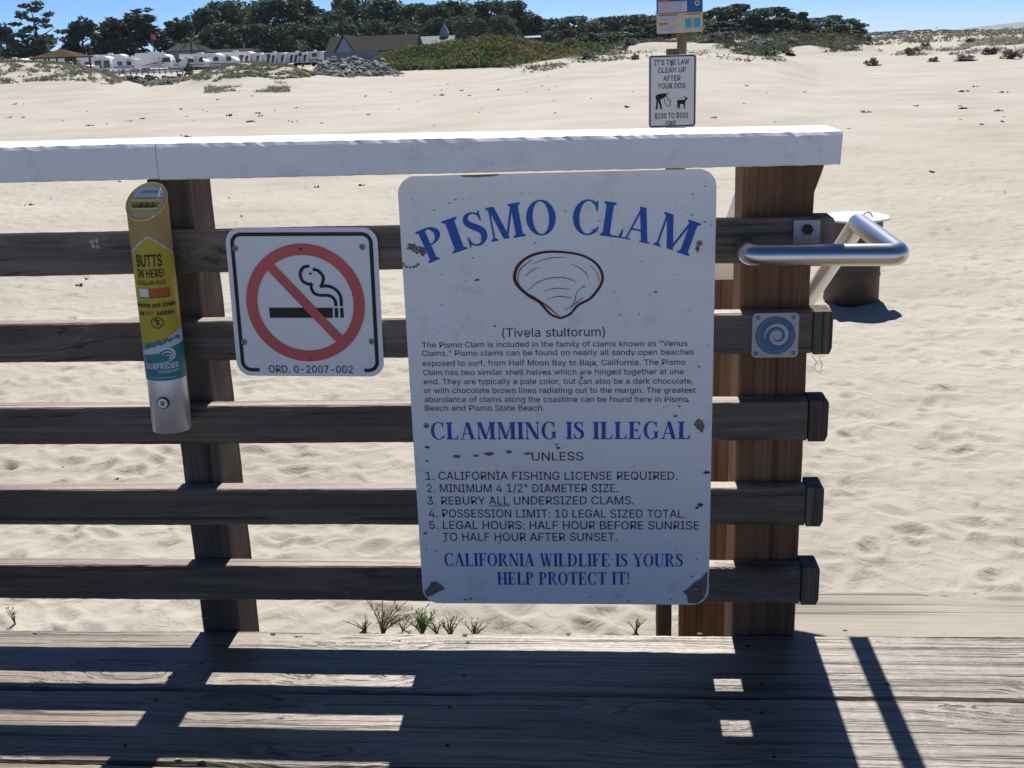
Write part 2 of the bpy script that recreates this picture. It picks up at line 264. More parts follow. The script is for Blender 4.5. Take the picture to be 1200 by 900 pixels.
FONT = json.loads(r"""{"!":[196,[[67,160,63,509,132,509,128,160],[98,-4,81,-1,66,9,56,24,52,41,56,58,66,73,81,83,98,86,116,83,130,73,140,58,143,41,140,24,130,9,116,-1]]],"\"":[321,[[78,318,70,509,136,509,128,318],[193,318,185,509,250,509,243,318]]],"$":[447,[[202,-74,202,583,244,583,244,-74],[224,-9,172,-4,128,9,91,31,64,60,46,96,38,137,104,137,110,110,123,88,142,71,166,59,224,49,257,52,286,60,311,74,329,92,341,114,346,139,342,161,332,179,296,205,245,222,184,239,128,260,86,289,60,326,52,372,58,413,75,448,102,476,138,498,180,511,227,516,275,511,316,498,351,476,377,449,394,415,401,378,337,378,326,412,302,437,267,453,225,459,194,456,167,448,145,435,129,418,118,398,115,376,119,352,131,334,169,308,212,293,264,279,312,264,359,238,395,198,405,171,408,139,403,99,386,64,360,34,323,11,278,-4]]],"'":[206,[[78,318,70,509,136,509,128,318]]],"(":[273,[[89,207,101,324,132,441,177,539,236,539,191,428,161,313,151,207,160,115,188,16,236,-96,177,-96,156,-59,139,-21,124,16,111,55,102,93,95,131,90,169]]],")":[273,[[37,-96,86,18,113,116,122,207,112,313,82,428,37,539,97,539,142,441,173,323,184,207,183,168,178,130,171,92,161,53,149,15,134,-22,117,-59,97,-96]]],",":[188,[[38,-119,68,71,137,71,84,-119]]],"-":[453,[[337,244,337,188,114,188,114,244]]],".":[188,[[95,-4,78,-1,63,9,53,24,50,41,53,59,63,73,78,83,95,87,113,83,128,73,138,59,141,41,138,24,128,9,113,-1]]],"/":[249,[[235,533,71,-76,14,-76,178,533]]],"0":[453,[[227,-7,174,1,130,24,95,62,69,113,60,144,53,178,49,214,48,254,49,294,53,330,60,364,69,395,95,447,130,484,174,508,227,516,279,508,323,484,358,447,384,395,393,364,400,330,404,294,405,254,404,214,400,178,393,144,384,113,359,62,323,24,279,1],[227,50,261,56,290,74,313,103,330,144,340,194,344,254,340,314,330,365,313,405,290,435,261,453,227,460,192,453,163,435,140,405,123,365,113,314,109,254,113,194,123,144,140,103,163,74,192,56]]],"1":[453,[[76,0,76,55,391,55,391,0],[276,509,276,0,212,0,212,448,209,448,86,358,86,427,198,509]]],"2":[453,[[64,0,64,47,234,229,282,282,311,327,320,371,317,397,308,419,293,436,273,449,224,460,196,457,172,447,153,433,139,413,130,390,127,362,66,362,71,405,86,442,111,473,143,496,182,511,225,516,268,511,306,497,337,474,361,445,376,411,381,372,371,318,336,259,267,180,153,60,153,57,389,57,389,0]]],"3":[453,[[218,-7,173,-3,133,10,98,30,70,57,52,91,44,132,109,132,115,107,126,87,144,71,165,59,219,50,275,61,297,74,315,93,325,116,329,145,326,172,316,196,299,217,275,234,242,244,201,248,157,248,157,299,288,448,288,452,70,452,70,509,372,509,372,461,211,278,211,289,264,288,308,276,344,253,371,222,387,186,393,145,387,103,370,66,344,36,309,12,266,-2]]],"4":[453,[[40,105,40,158,247,509,311,509,109,166,109,163,413,163,413,105],[282,0,282,121,282,146,282,318,343,318,343,0]]],"5":[453,[[221,-7,178,-2,140,11,108,32,83,60,66,93,60,130,122,130,127,108,138,89,173,60,221,50,250,53,276,64,298,82,314,104,324,131,328,162,324,193,314,221,297,244,275,262,248,273,218,277,167,268,128,246,67,253,96,509,366,509,366,452,151,452,134,301,136,301,178,325,229,334,263,330,294,321,321,306,345,285,364,260,379,231,388,199,391,163,385,117,369,76,343,41,309,15,268,-1]]],"7":[453,[[97,0,323,448,323,452,62,452,62,509,391,509,391,449,165,0]]],":":[188,[[95,-4,78,-1,63,9,53,24,50,41,53,59,63,73,78,83,95,87,113,83,128,73,138,59,141,41,138,24,128,9,113,-1],[95,271,78,274,63,284,53,299,50,316,53,334,63,349,78,359,95,362,113,359,128,349,138,334,141,316,138,299,128,284,113,274]]],"A":[480,[[16,0,201,509,276,509,463,0,395,0,287,302,264,372,232,478,245,478,213,371,191,302,85,0],[110,142,110,199,370,199,370,142]]],"B":[456,[[60,0,60,509,241,509,289,504,329,491,359,469,381,442,394,410,398,374,395,344,387,320,356,286,315,267,315,262,339,257,363,245,385,227,402,203,414,173,418,136,413,100,400,67,377,39,344,18,301,4,247,0],[125,57,245,57,296,63,330,80,349,105,355,137,352,161,342,184,327,203,306,218,279,228,248,231,125,231],[125,285,238,285,288,296,308,309,323,326,333,348,336,372,330,403,313,429,283,446,240,452,125,452]]],"C":[510,[[267,-7,235,-5,205,1,177,11,150,25,126,42,104,63,86,88,70,115,57,146,48,179,42,215,40,254,42,293,48,329,57,362,70,393,86,421,104,445,126,466,150,484,177,498,205,508,235,514,267,516,340,504,373,490,402,471,427,447,448,418,463,385,473,348,408,348,389,395,357,428,315,449,267,456,223,450,184,432,150,403,125,364,109,314,103,254,109,194,125,145,151,105,184,76,223,59,267,53,315,60,357,81,389,114,408,160,473,160,463,124,448,91,428,62,402,38,373,19,341,5,305,-4]]],"D":[502,[[219,0,96,0,96,57,215,57,272,63,318,81,354,110,379,149,394,198,399,255,394,312,379,361,354,399,320,428,275,446,221,452,93,452,93,509,225,509,261,507,294,501,325,492,353,478,399,441,433,391,446,361,455,329,460,293,462,255,460,217,455,181,446,149,433,119,417,92,398,68,376,48,351,31,322,17,291,8,256,2],[125,509,125,0,60,0,60,509]]],"E":[419,[[60,0,60,509,372,509,372,452,125,452,125,286,355,286,355,229,125,229,125,57,375,57,375,0]]],"F":[410,[[60,0,60,509,369,509,369,452,125,452,125,278,346,278,346,221,125,221,125,0]]],"G":[520,[[269,-7,236,-5,205,1,176,11,149,25,125,43,104,64,85,88,69,116,57,146,47,179,42,215,40,254,42,293,47,329,57,362,69,393,85,421,103,445,125,466,149,484,175,498,203,508,233,514,265,516,304,513,340,504,374,489,403,469,429,445,449,416,465,384,474,349,408,349,387,393,356,427,315,448,265,456,222,450,183,432,150,404,125,364,109,314,103,254,109,194,125,145,151,105,184,76,224,59,269,53,309,57,345,71,374,93,396,123,410,160,415,202,434,199,283,199,283,256,478,256,478,200,471,141,451,91,419,50,377,19,326,0]]],"H":[517,[[60,0,60,509,125,509,125,289,392,289,392,509,457,509,457,0,392,0,392,232,125,232,125,0]]],"I":[300,[[31,0,31,57,118,57,118,452,31,452,31,509,269,509,269,452,183,452,183,57,269,57,269,0]]],"L":[393,[[60,0,60,509,125,509,125,57,361,57,361,0]]],"M":[628,[[60,0,60,509,152,509,277,187,287,159,299,123,311,84,322,49,307,49,318,83,330,121,342,158,352,187,476,509,568,509,568,0,504,0,504,291,504,327,505,369,506,413,507,457,513,457,498,409,482,363,467,322,456,291,342,0,286,0,170,291,159,321,145,361,129,408,112,457,119,457,120,416,121,372,122,328,122,291,122,0]]],"N":[523,[[60,0,60,509,136,509,343,183,363,151,388,107,414,55,405,54,401,108,399,157,399,195,399,509,463,509,463,0,387,0,202,290,177,331,148,381,108,452,119,454,122,384,124,328,125,291,125,0]]],"O":[533,[[267,-7,235,-5,205,1,177,11,150,25,126,42,105,63,86,88,70,115,57,146,48,179,42,215,40,254,42,293,48,329,57,362,70,393,86,421,105,445,126,466,150,484,177,498,205,508,235,514,267,516,299,514,329,508,357,498,384,484,408,466,429,445,448,421,464,393,477,362,486,329,491,293,493,254,491,215,486,179,477,146,464,115,448,88,429,63,408,42,384,25,357,11,329,1,299,-5],[267,53,310,59,349,76,383,105,408,144,425,194,430,254,425,314,408,365,383,404,349,433,310,450,267,456,223,450,184,433,151,404,125,364,109,314,103,254,109,194,125,144,151,105,184,76,223,59]]],"P":[445,[[60,0,60,509,235,509,289,503,332,487,366,462,390,430,404,391,409,348,404,304,390,265,366,233,332,207,289,191,235,186,109,186,109,242,233,242,269,246,297,256,318,272,333,294,342,319,344,348,342,376,333,402,318,423,297,439,268,449,232,452,125,452,125,0]]],"Q":[533,[[245,159,313,159,369,85,384,65,468,-48,401,-48,346,27,331,46],[267,-7,235,-5,205,1,177,11,150,25,126,42,105,63,86,88,70,115,57,146,48,179,42,215,40,254,42,293,48,329,57,362,70,393,86,421,105,445,126,466,150,484,177,498,205,508,235,514,267,516,299,514,329,508,357,498,384,484,408,466,429,445,448,421,464,393,477,362,486,329,491,293,493,254,491,215,486,179,477,146,464,115,448,88,429,63,408,42,384,25,357,11,329,1,299,-5],[267,53,310,59,349,76,383,105,408,144,425,194,430,254,425,314,408,365,383,404,349,433,310,450,267,456,223,450,184,433,151,404,125,364,109,314,103,254,109,194,125,144,151,105,184,76,223,59]]],"R":[449,[[60,0,60,509,236,509,290,504,333,489,367,465,390,433,405,395,409,352,405,309,390,271,367,240,333,217,289,203,236,198,96,198,96,255,234,255,269,258,298,267,319,281,334,300,342,324,345,352,342,380,334,405,319,425,298,440,269,449,233,452,125,452,125,0],[353,0,230,229,303,229,428,0]]],"S":[447,[[224,-9,172,-4,128,9,91,31,64,60,46,96,38,137,104,137,110,110,123,88,142,71,166,59,224,49,257,52,286,60,311,74,329,92,341,114,346,139,342,161,332,179,296,205,245,222,184,239,128,260,86,289,60,326,52,372,58,413,75,448,102,476,138,498,180,511,227,516,275,511,316,498,351,476,377,449,394,415,401,378,337,378,326,412,302,437,267,453,225,459,194,456,167,448,145,435,129,418,118,398,115,376,119,352,131,334,169,308,212,293,264,279,312,264,359,238,395,198,405,171,408,139,403,99,386,64,360,34,323,11,278,-4]]],"T":[449,[[32,452,32,509,417,509,417,452,257,452,257,0,193,0,193,452]]],"U":[517,[[259,-8,203,-2,154,15,114,43,85,80,66,124,60,173,60,509,124,509,124,178,128,144,141,113,160,87,187,68,220,56,259,52,298,56,331,68,357,87,377,113,389,144,393,178,393,509,457,509,457,173,451,124,433,80,403,43,363,15,315,-2]]],"V":[480,[[204,0,16,509,84,509,192,206,215,137,248,31,235,31,267,138,290,206,395,509,463,509,278,0]]],"W":[686,[[155,0,16,509,82,509,163,196,175,145,187,94,197,40,189,40,200,94,211,145,224,196,306,509,380,509,462,196,474,145,486,94,497,40,488,40,499,94,510,145,523,196,603,509,670,509,530,0,455,0,368,323,351,391,336,475,350,475,335,395,318,323,230,0]]],"Y":[472,[[203,0,203,208,16,509,91,509,192,344,222,292,250,230,224,230,251,293,280,344,381,509,455,509,268,208,268,0]]],"Z":[438,[[42,0,42,46,273,385,306,431,341,476,348,454,285,452,223,452,40,452,40,509,397,509,397,462,169,129,134,81,97,33,90,54,152,57,214,57,399,57,399,0]]],"a":[389,[[160,-9,126,-5,94,5,68,22,48,45,35,73,30,108,34,138,43,161,58,179,78,193,125,211,178,220,234,227,265,235,273,243,276,255,276,257,267,297,240,322,196,331,149,322,118,301,100,274,41,291,57,322,79,346,104,364,133,375,194,384,239,379,286,360,306,343,322,320,333,290,337,251,337,0,277,0,277,52,272,52,252,25,215,1],[170,45,202,49,228,59,248,74,263,93,272,115,276,138,276,190,259,182,231,176,200,171,175,168,134,159,103,139,95,124,92,105,102,72,130,52]]],"b":[424,[[229,-8,198,-5,172,4,138,31,118,59,112,59,112,0,53,0,53,509,114,509,114,319,118,319,137,346,171,373,197,381,229,384,274,378,313,361,345,332,370,293,385,245,390,189,385,133,370,84,346,45,313,16,274,-2],[220,47,253,51,279,66,301,88,316,117,325,151,328,189,325,227,316,261,301,290,280,311,253,325,220,330,188,325,161,312,140,291,125,263,116,229,113,189,116,150,125,115,140,86,162,65,188,51]]],"c":[396,[[207,-8,159,-2,117,16,82,46,56,85,40,133,34,187,40,243,56,291,82,330,117,360,159,378,207,384,260,377,305,356,340,322,362,277,303,262,290,289,270,311,242,325,207,330,173,325,145,310,124,287,108,258,99,224,96,187,99,151,108,117,124,89,145,66,173,51,207,46,243,52,271,66,292,89,304,117,363,102,341,56,306,21,261,-1]]],"d":[424,[[195,-8,151,-2,111,16,79,45,55,84,39,133,34,189,39,245,55,293,79,332,112,361,151,378,196,384,228,381,253,373,287,346,306,319,311,319,311,509,372,509,372,0,313,0,313,59,307,59,287,31,252,4,227,-5],[205,47,236,51,263,65,284,86,299,115,309,150,312,189,309,229,300,263,284,291,263,312,237,325,205,330,172,325,145,311,124,290,108,261,99,227,96,189,99,151,109,117,124,88,145,66,172,51]]],"e":[404,[[212,-8,161,-2,117,16,82,46,56,85,40,132,34,187,39,242,55,290,81,329,115,359,157,378,205,384,266,374,294,361,319,341,341,315,357,282,368,242,371,194,371,169,75,169,75,221,338,221,310,202,307,237,298,269,283,294,263,314,237,326,205,330,173,326,146,313,125,294,109,270,99,241,96,211,96,178,100,139,110,106,128,80,151,61,179,50,212,46,254,53,285,73,306,105,365,91,353,63,335,39,311,19,283,4,249,-5]]],"f":[254,[[228,379,228,327,6,327,6,379],[81,0,81,432,84,461,96,486,113,505,135,519,187,530,222,527,243,521,227,468,215,472,195,474,171,470,154,460,145,443,142,419,142,0]]],"g":[425,[[207,-151,168,-148,134,-140,82,-110,51,-69,101,-41,122,-66,154,-88,207,-97,249,-92,282,-75,304,-47,311,-6,311,68,306,68,287,41,252,16,227,8,195,5,152,10,113,27,80,53,55,90,39,136,34,191,39,246,55,293,80,332,112,361,152,378,196,384,228,382,253,373,288,346,308,319,313,319,313,379,372,379,372,-9,367,-54,350,-90,324,-117,291,-136,251,-147],[205,59,237,63,264,75,285,95,300,121,309,154,312,193,309,231,300,264,285,291,264,312,237,325,205,330,172,325,145,312,124,290,109,262,99,229,96,193,99,155,109,123,124,96,145,76,172,63]]],"h":[410,[[114,227,114,0,53,0,53,509,114,509,114,287,102,287,124,332,152,362,187,379,227,384,264,380,295,369,321,349,341,321,353,285,357,240,357,0,296,0,296,235,290,275,273,304,246,323,210,329,184,326,161,317,141,303,126,283,117,257]]],"i":[167,[[53,0,53,379,114,379,114,0],[84,443,67,446,54,455,44,468,41,483,44,499,54,512,67,521,84,524,100,521,114,512,123,499,126,483,123,468,114,455,100,446]]],"j":[167,[[53,379,114,379,114,-30,111,-63,102,-90,86,-113,65,-129,37,-139,4,-143,-10,-143,-10,-87,2,-87,25,-83,40,-72,50,-54,53,-29],[83,443,67,446,53,455,44,468,41,483,44,499,53,512,67,521,83,524,100,521,114,512,123,499,126,483,123,468,114,455,100,446]]],"k":[381,[[110,137,110,212,121,212,284,379,360,379,184,199,177,199],[53,0,53,509,114,509,114,0],[294,0,148,186,191,229,372,0]]],"l":[189,[[139,-2,101,3,74,20,58,47,53,84,53,509,114,509,114,99,120,62,130,54,146,52,160,53,170,54,181,3,162,-1]]],"m":[610,[[53,0,53,379,112,379,112,295,108,295,118,323,132,346,172,376,219,386,257,380,287,361,309,331,321,295,312,295,322,321,337,343,381,375,437,386,468,383,497,372,522,354,541,328,553,296,557,255,557,0,496,0,496,254,490,289,473,313,447,326,419,330,395,328,374,320,345,290,335,247,335,0,274,0,274,260,269,288,253,311,229,326,199,330,158,320,140,307,126,289,117,266,114,238,114,0]]],"n":[410,[[114,227,114,0,53,0,53,379,112,379,112,287,102,287,124,332,152,362,187,379,227,384,264,380,295,369,321,349,341,321,353,285,357,240,357,0,296,0,296,235,290,275,273,304,246,323,210,329,184,326,161,317,141,303,126,283,117,257]]],"o":[415,[[207,-8,159,-2,117,16,82,46,56,85,40,133,34,187,40,243,56,291,82,330,117,360,159,378,207,384,256,378,299,360,333,330,359,291,376,243,381,187,376,133,359,85,333,46,299,16,256,-2],[207,46,242,51,270,66,292,89,307,117,316,151,319,187,316,224,307,258,292,287,270,310,242,325,207,330,173,325,145,310,124,287,108,258,99,224,96,187,99,151,108,117,124,89,145,66,173,51]]],"p":[424,[[53,-143,53,379,112,379,112,319,118,319,137,346,171,373,197,381,229,384,274,378,313,361,345,332,370,293,385,245,390,189,385,133,370,84,346,45,313,16,274,-2,229,-8,198,-5,173,4,138,31,118,59,114,59,114,-143],[220,47,253,51,279,66,301,88,316,117,325,151,328,189,325,227,316,261,301,290,280,311,253,325,220,330,188,325,161,312,140,291,125,263,116,229,113,189,116,150,125,115,140,86,162,65,188,51]]],"r":[259,[[53,0,53,379,112,379,112,321,115,321,130,347,152,367,181,380,213,385,229,384,243,384,243,322,230,324,207,326,182,323,159,315,140,301,126,284,117,262,114,237,114,0]]],"s":[365,[[182,-8,145,-5,112,3,84,18,62,38,45,63,36,94,94,107,105,79,124,60,150,49,181,45,217,50,244,62,262,81,268,103,265,121,254,136,237,147,212,155,149,170,104,186,72,208,53,237,47,274,51,305,65,332,87,354,115,370,149,381,187,384,223,381,254,372,279,358,299,339,324,290,268,277,258,298,243,316,219,328,187,333,156,329,131,317,114,299,109,277,112,258,124,243,172,223,229,209,275,194,306,171,325,142,331,107,326,75,312,47,290,24,260,6,223,-5]]],"t":[227,[[204,379,204,327,6,327,6,379],[65,471,126,471,126,98,128,76,136,61,150,53,170,50,185,51,202,54,213,2,192,-3,168,-4,125,2,92,21,72,52,65,93]]],"u":[410,[[182,-5,146,-1,115,11,89,31,69,59,57,95,53,139,53,379,114,379,114,144,119,105,137,75,164,56,200,50,226,53,249,62,268,77,283,97,293,122,296,153,296,379,357,379,357,0,298,0,298,92,307,92,286,47,257,17,222,0]]],"v":[389,[[163,0,17,379,84,379,165,155,187,87,206,21,184,21,203,87,224,155,305,379,371,379,226,0]]],"w":[567,[[138,0,23,379,87,379,133,214,154,137,175,41,165,41,186,135,206,214,252,379,316,379,362,214,382,136,402,41,391,41,413,135,434,214,480,379,545,379,429,0,368,0,319,172,305,225,291,280,277,338,291,338,277,280,263,225,248,172,199,0]]],"x":[379,[[21,0,171,218,171,171,29,379,100,379,147,306,179,253,207,206,175,206,202,253,233,306,282,379,352,379,209,169,209,214,358,0,287,0,231,85,200,136,173,182,205,182,178,136,148,85,91,0]]],"y":[389,[[47,-139,61,-86,71,-87,104,-89,130,-74,151,-36,163,-1,17,379,84,379,165,155,187,87,206,21,184,21,202,87,224,155,305,379,371,379,204,-58,177,-107,139,-136,91,-145,65,-143]]]}""")            # outlines of a plain sans-serif alphabet: advance, closed outlines
def area(o):
    n = len(o)//2; return sum(o[2*i]*o[2*((i+1) % n)+1]-o[2*((i+1) % n)]*o[2*i+1] for i in range(n))/2
def inside(px, py, o):
    n = len(o)//2; r = False
    for i in range(n):
        x0, y0, x1, y1 = o[2*i], o[2*i+1], o[2*((i+1) % n)], o[2*((i+1) % n)+1]
        if (y0 > py) != (y1 > py) and px < (x1-x0)*(py-y0)/(y1-y0)+x0: r = not r
    return r
def glyph(ch, offset):
    key = (ch, offset)
    if key in _tc: return _tc[key]
    adv, outs = FONT[ch]; big = max(outs, key=lambda o: abs(area(o))); sg_ = area(big) > 0
    outer = [o for o in outs if (area(o) > 0) == sg_]; holes = [o for o in outs if (area(o) > 0) != sg_]; s = Shape()
    for o in outer:
        cu = bpy.data.curves.new('lettering_curve', 'CURVE'); cu.dimensions = '2D'; cu.fill_mode = 'FRONT'; cu.offset = offset
        for q in [o]+[h for h in holes if inside(h[0]+.3, h[1]+.3, o)]:
            pp = [(q[2*i], q[2*i+1]) for i in range(len(q)//2)]; pp = [p for i, p in enumerate(pp) if math.dist(p, pp[i-1]) > 6]; q = [c for p in pp for c in p]; n = len(q)//2; sp = cu.splines.new('POLY'); sp.points.add(n-1); sp.use_cyclic_u = True
            sp.points.foreach_set('co', [v for i in range(n) for v in (q[2*i]/1000, q[2*i+1]/1000, 0, 1)])
        ob = bpy.data.objects.new('lettering_curve', cu); COL.objects.link(ob)
        dg = bpy.context.evaluated_depsgraph_get(); me = bpy.data.meshes.new_from_object(ob.evaluated_get(dg))
        s.layer += 1; k = len(s.v); s.v += [(v.co.x, v.co.y, s.layer) for v in me.vertices]; s.f += [[i+k for i in p.vertices] for p in me.polygons]
        bpy.data.objects.remove(ob); bpy.data.curves.remove(cu); bpy.data.meshes.remove(me)
    _tc[key] = (s, adv/1000); return _tc[key]
def raw_text(body, offset=0.0):
    r = Shape(); x = 0
    for ch in body:
        if ch == ' ': x += .21; continue
        g, adv = glyph(ch, offset); r.join(g, lambda a, c, x=x: (a+x, c)); r.layer = 0; x += adv+offset*.8
    return r
def sans(body, x0, x1, base, cap, offset=0.0, fn=lambda x, y: (x, y)):
    s = raw_text(body, offset); b = s.bounds(); hb = raw_text('H', offset).bounds(); o = Shape()
    kx = (x1-x0)/(b[1]-b[0]); ky = cap/(hb[3]-hb[2]); o.join(s, lambda x, y: fn(x0+(x-b[0])*kx, base+y*ky)); return o

T, H_, SF, OV = .195, .05, .05, .07
def serif_glyph(ch):
    s = Shape()
    def stem(x, wd=T, lo=True, hi=True, y0=0, y1=1):
        p = []
        if lo: p += [(x-OV,y0),(x+wd+OV,y0),(x+wd+OV,y0+SF*.8),(x+wd,y0+SF+.05)]
        else: p += [(x,y0),(x+wd,y0)]
        if hi: p += [(x+wd,y1-SF-.05),(x+wd+OV,y1-SF*.8),(x+wd+OV,y1),(x-OV,y1),(x-OV,y1-SF*.8),(x,y1-SF-.05)]
        else: p += [(x+wd,y1),(x,y1)]
        if lo: p += [(x,y0+SF+.05),(x-OV,y0+SF*.8)]
        s.poly(p)
    def diag(x0, y0, x1, y1, wd): s.poly([(x0-wd/2,y0),(x0+wd/2,y0),(x1+wd/2,y1),(x1-wd/2,y1)])
    def foot(x, y, l=.13): s.poly([(x-l,y),(x+l,y),(x+l,y+SF*.8),(x-l,y+SF*.8)])
    if ch == 'I': stem(.08); return s, .33
    if ch == 'L':
        stem(.08); s.rect(.24,0,.55,.05); s.poly([(.50,.0),(.60,.0),(.63,.27),(.60,.27)]); return s, .66
    if ch in 'EF':
        stem(.08); s.rect(.24,.95,.56,1); s.poly([(.54,1),(.60,1),(.60,.75),(.575,.75),(.5,.95)][::-1])
        s.rect(.24,.49,.42,.54); s.poly([(.40,.49),(.45,.37),(.47,.37),(.47,.66),(.45,.66),(.40,.54)])
        if ch == 'E': s.rect(.24,0,.55,.05); s.poly([(.50,0),(.60,0),(.64,.27),(.61,.27)])
        return s, .70 if ch == 'E' else .64
    if ch == 'H': stem(.08); stem(.58); s.rect(.24,.48,.58,.535); return s, .83
    if ch == 'T':
        stem(.30, hi=False); s.rect(.06,.95,.70,1); s.poly([(.03,.73),(.055,.73),(.13,.95),(.13,1),(.04,1)]); s.poly([(.73,.73),(.72,1),(.63,1),(.63,.95),(.705,.73)]); return s, .76
    if ch in 'PR':
        stem(.08); s.ring(.28,.735,.36,.265,.195,.22,-90,90,24); s.rect(.22,.95,.285,1); s.rect(.22,.47,.285,.515)
        if ch == 'R': s.poly([(.34,.49),(.50,.47),(.72,.04),(.78,.04),(.78,0),(.60,0)]); return s, .80
        return s, .68
    if ch == 'D': stem(.08); s.ring(.30,.5,.46,.5,.29,.45,-90,90,32); s.rect(.22,.95,.305,1); s.rect(.22,0,.305,.05); return s, .82
    if ch == 'O': s.ring(.40,.5,.39,.52,.215,.475); return s, .80
    if ch in 'CG':
        s.ring(.42,.5,.40,.52,.235,.475,48,318,40,.01); s.poly([(.655,.68),(.685,.68),(.685,1.0),(.66,1.0),(.60,.90)])
        if ch == 'C': s.poly([(.66,.155),(.71,.24),(.735,.235),(.70,.10)]); s.stroke([(.71,.24),(.68,.14),(.60,.05)], .05); return s, .76
        s.rect(.575,.06,.735,.40); s.rect(.51,.40,.80,.44); return s, .84
    if ch == 'S':
        s.stroke([(.475,.74),(.43,.90),(.29,.975),(.15,.915),(.115,.77),(.20,.63),(.34,.51),(.455,.38),(.455,.19),(.36,.055),(.25,.025),(.12,.09),(.06,.27)],
                 [.03,.05,.055,.11,.15,.175,.185,.175,.15,.085,.055,.05,.03])
        s.poly([(.46,.70),(.495,.70),(.495,1.01),(.47,1.01),(.43,.90)]); s.poly([(.04,0),(.065,0),(.11,.10),(.075,.31),(.04,.31)]); return s, .56
    if ch == 'U':
        stem(.08, lo=False, y0=.3); stem(.62,.05, lo=False, y0=.3); s.ring(.375,.31,.295,.33,.13+.02,.28,180,360,28,.07); return s, .76
    if ch == 'A':
        diag(.11,0,.39,1,.055); diag(.66,0,.40,1.0,.19); s.rect(.22,.30,.58,.35); foot(.11,0); foot(.66,0,.15); return s, .80
    if ch == 'M':
        stem(.11,.05); stem(.74); diag(.19,1,.48,0.02,.17)
        diag(.78,1,.48,.02,.06); s.rect(.04,.955,.24,.998); return s, 1.0
    if ch == 'N': stem(.11,.05); stem(.66,.05, lo=False); diag(.17,1,.66,0,.19); s.rect(.03,.955,.2,.998); return s, .80
    if ch == 'W':
        diag(.14,1,.36,0,.17); diag(.58,1,.38,0,.06); diag(.53,1,.73,0,.17); diag(.94,1,.75,0,.055); foot(.14,.962,.14); foot(.53,.963,.13); foot(.94,.962,.10); return s, 1.04
    if ch == 'Y':
        stem(.31, hi=False, y1=.46); diag(.38,.44,.15,1,.18); diag(.41,.44,.64,1,.055); foot(.15,.962,.15); foot(.64,.962,.11); return s, .76
    if ch == '!': s.poly([(.13,.28),(.16,.28),(.21,.95),(.18,1.0),(.11,1.0),(.08,.95)]); s.disc(.145,.09,.08); return s, .30
    return s, .32
def serif_line(body, x0, x1, base, cap, space=.055):
    o = Shape(); x = 0
    for ch in body:
        g, wd = serif_glyph(ch); o.join(g, lambda a, b, x=x: (x+a, b)); x += wd+space
    b = o.bounds(); k = (x1-x0)/(b[1]-b[0]); r = Shape(); r.join(o, lambda a, c: (x0+(a-b[0])*k, base+c*cap)); return r
def art(name, shape, mat, parent, y=-.0008, fn=None, label=None):
    """lay a 2-D shape on a sign's face (local x right, z up, -y towards the viewer)"""
    if fn is None: vs = [(x, y-2e-5*l, z) for x, z, l in shape.v]
    else: vs = [fn(x, z, l) for x, z, l in shape.v]
    o = mesh_obj(name, vs, shape.f, mat, parent)
    if label: o['label'] = label
    return o
def panel(name, pts, mat, parent, y0, y1, bevel=.0008):
    b = MB(); b.prism(pts, 1, y0, y1); return b.build(name, mat, parent, bevel=bevel)

# ------------------------------------------------------------------ terrain
def vnoise(x, y, seed=0):
    xi = np.floor(x).astype(np.int64); yi = np.floor(y).astype(np.int64); fx = x-xi; fy = y-yi
    def h(a, b):
        n = (a*374761393+b*668265263+seed*974711) & 0x7fffffff
        n = ((n ^ (n >> 13))*1274126177) & 0x7fffffff
        return ((n ^ (n >> 16)) & 0xffff)/65535.0
    ux = fx*fx*(3-2*fx); uy = fy*fy*(3-2*fy)
    return (h(xi,yi)*(1-ux)+h(xi+1,yi)*ux)*(1-uy)+(h(xi,yi+1)*(1-ux)+h(xi+1,yi+1)*ux)*uy-.5
SAND_Z = -1.5
def profile(Y0, pts):
    us = []; zs = []
    for x, y in pts:
        if y is None: p = at(x, 60, Y0); zs.append(SAND_Z)
        else: p = at(x, y, Y0); zs.append(p[2])
        us.append(p[0]/(Y0-CAM[1]))
    return Y0, np.array(us), np.array(zs)-SAND_Z
DUNES = [  # crest lines of the dunes: distance, near width, far width, outline
 (profile(108, [(-500,68),(-200,70),(0,72),(40,73.5),(80,76),(110,82),(138,93),(165,None)]), 17, 16),
 (profile(112, [(200,None),(222,95),(245,83),(272,76),(300,76),(340,80),(372,89),(405,None)]), 17, 15),
 (profile(96,  [(470,None),(540,88),(590,82),(630,75),(680,68),(720,66),(760,63),(800,62),(860,64),(910,67),(960,None)]), 34, 18),
 (profile(150, [(425,None),(450,72),(480,62),(530,53),(570,48),(605,50),(640,58),(680,56),(720,54),(760,51),(840,51),(900,56),(960,54),(1010,52),(1040,None)]), 9, 30),
 (profile(235, [(690,None),(760,48),(830,40),(880,38),(950,39),(1000,42),(1025,None)]), 30, 60),
 (profile(128, [(1030,None),(1050,60),(1075,54),(1100,60),(1125,59),(1150,52),(1180,50),(1230,46),(1300,52),(1500,45)]), 12, 14),
 (profile(330, [(1010,None),(1040,45),(1100,42.5),(1160,41),(1250,39),(1600,26)]), 60, 80),
]
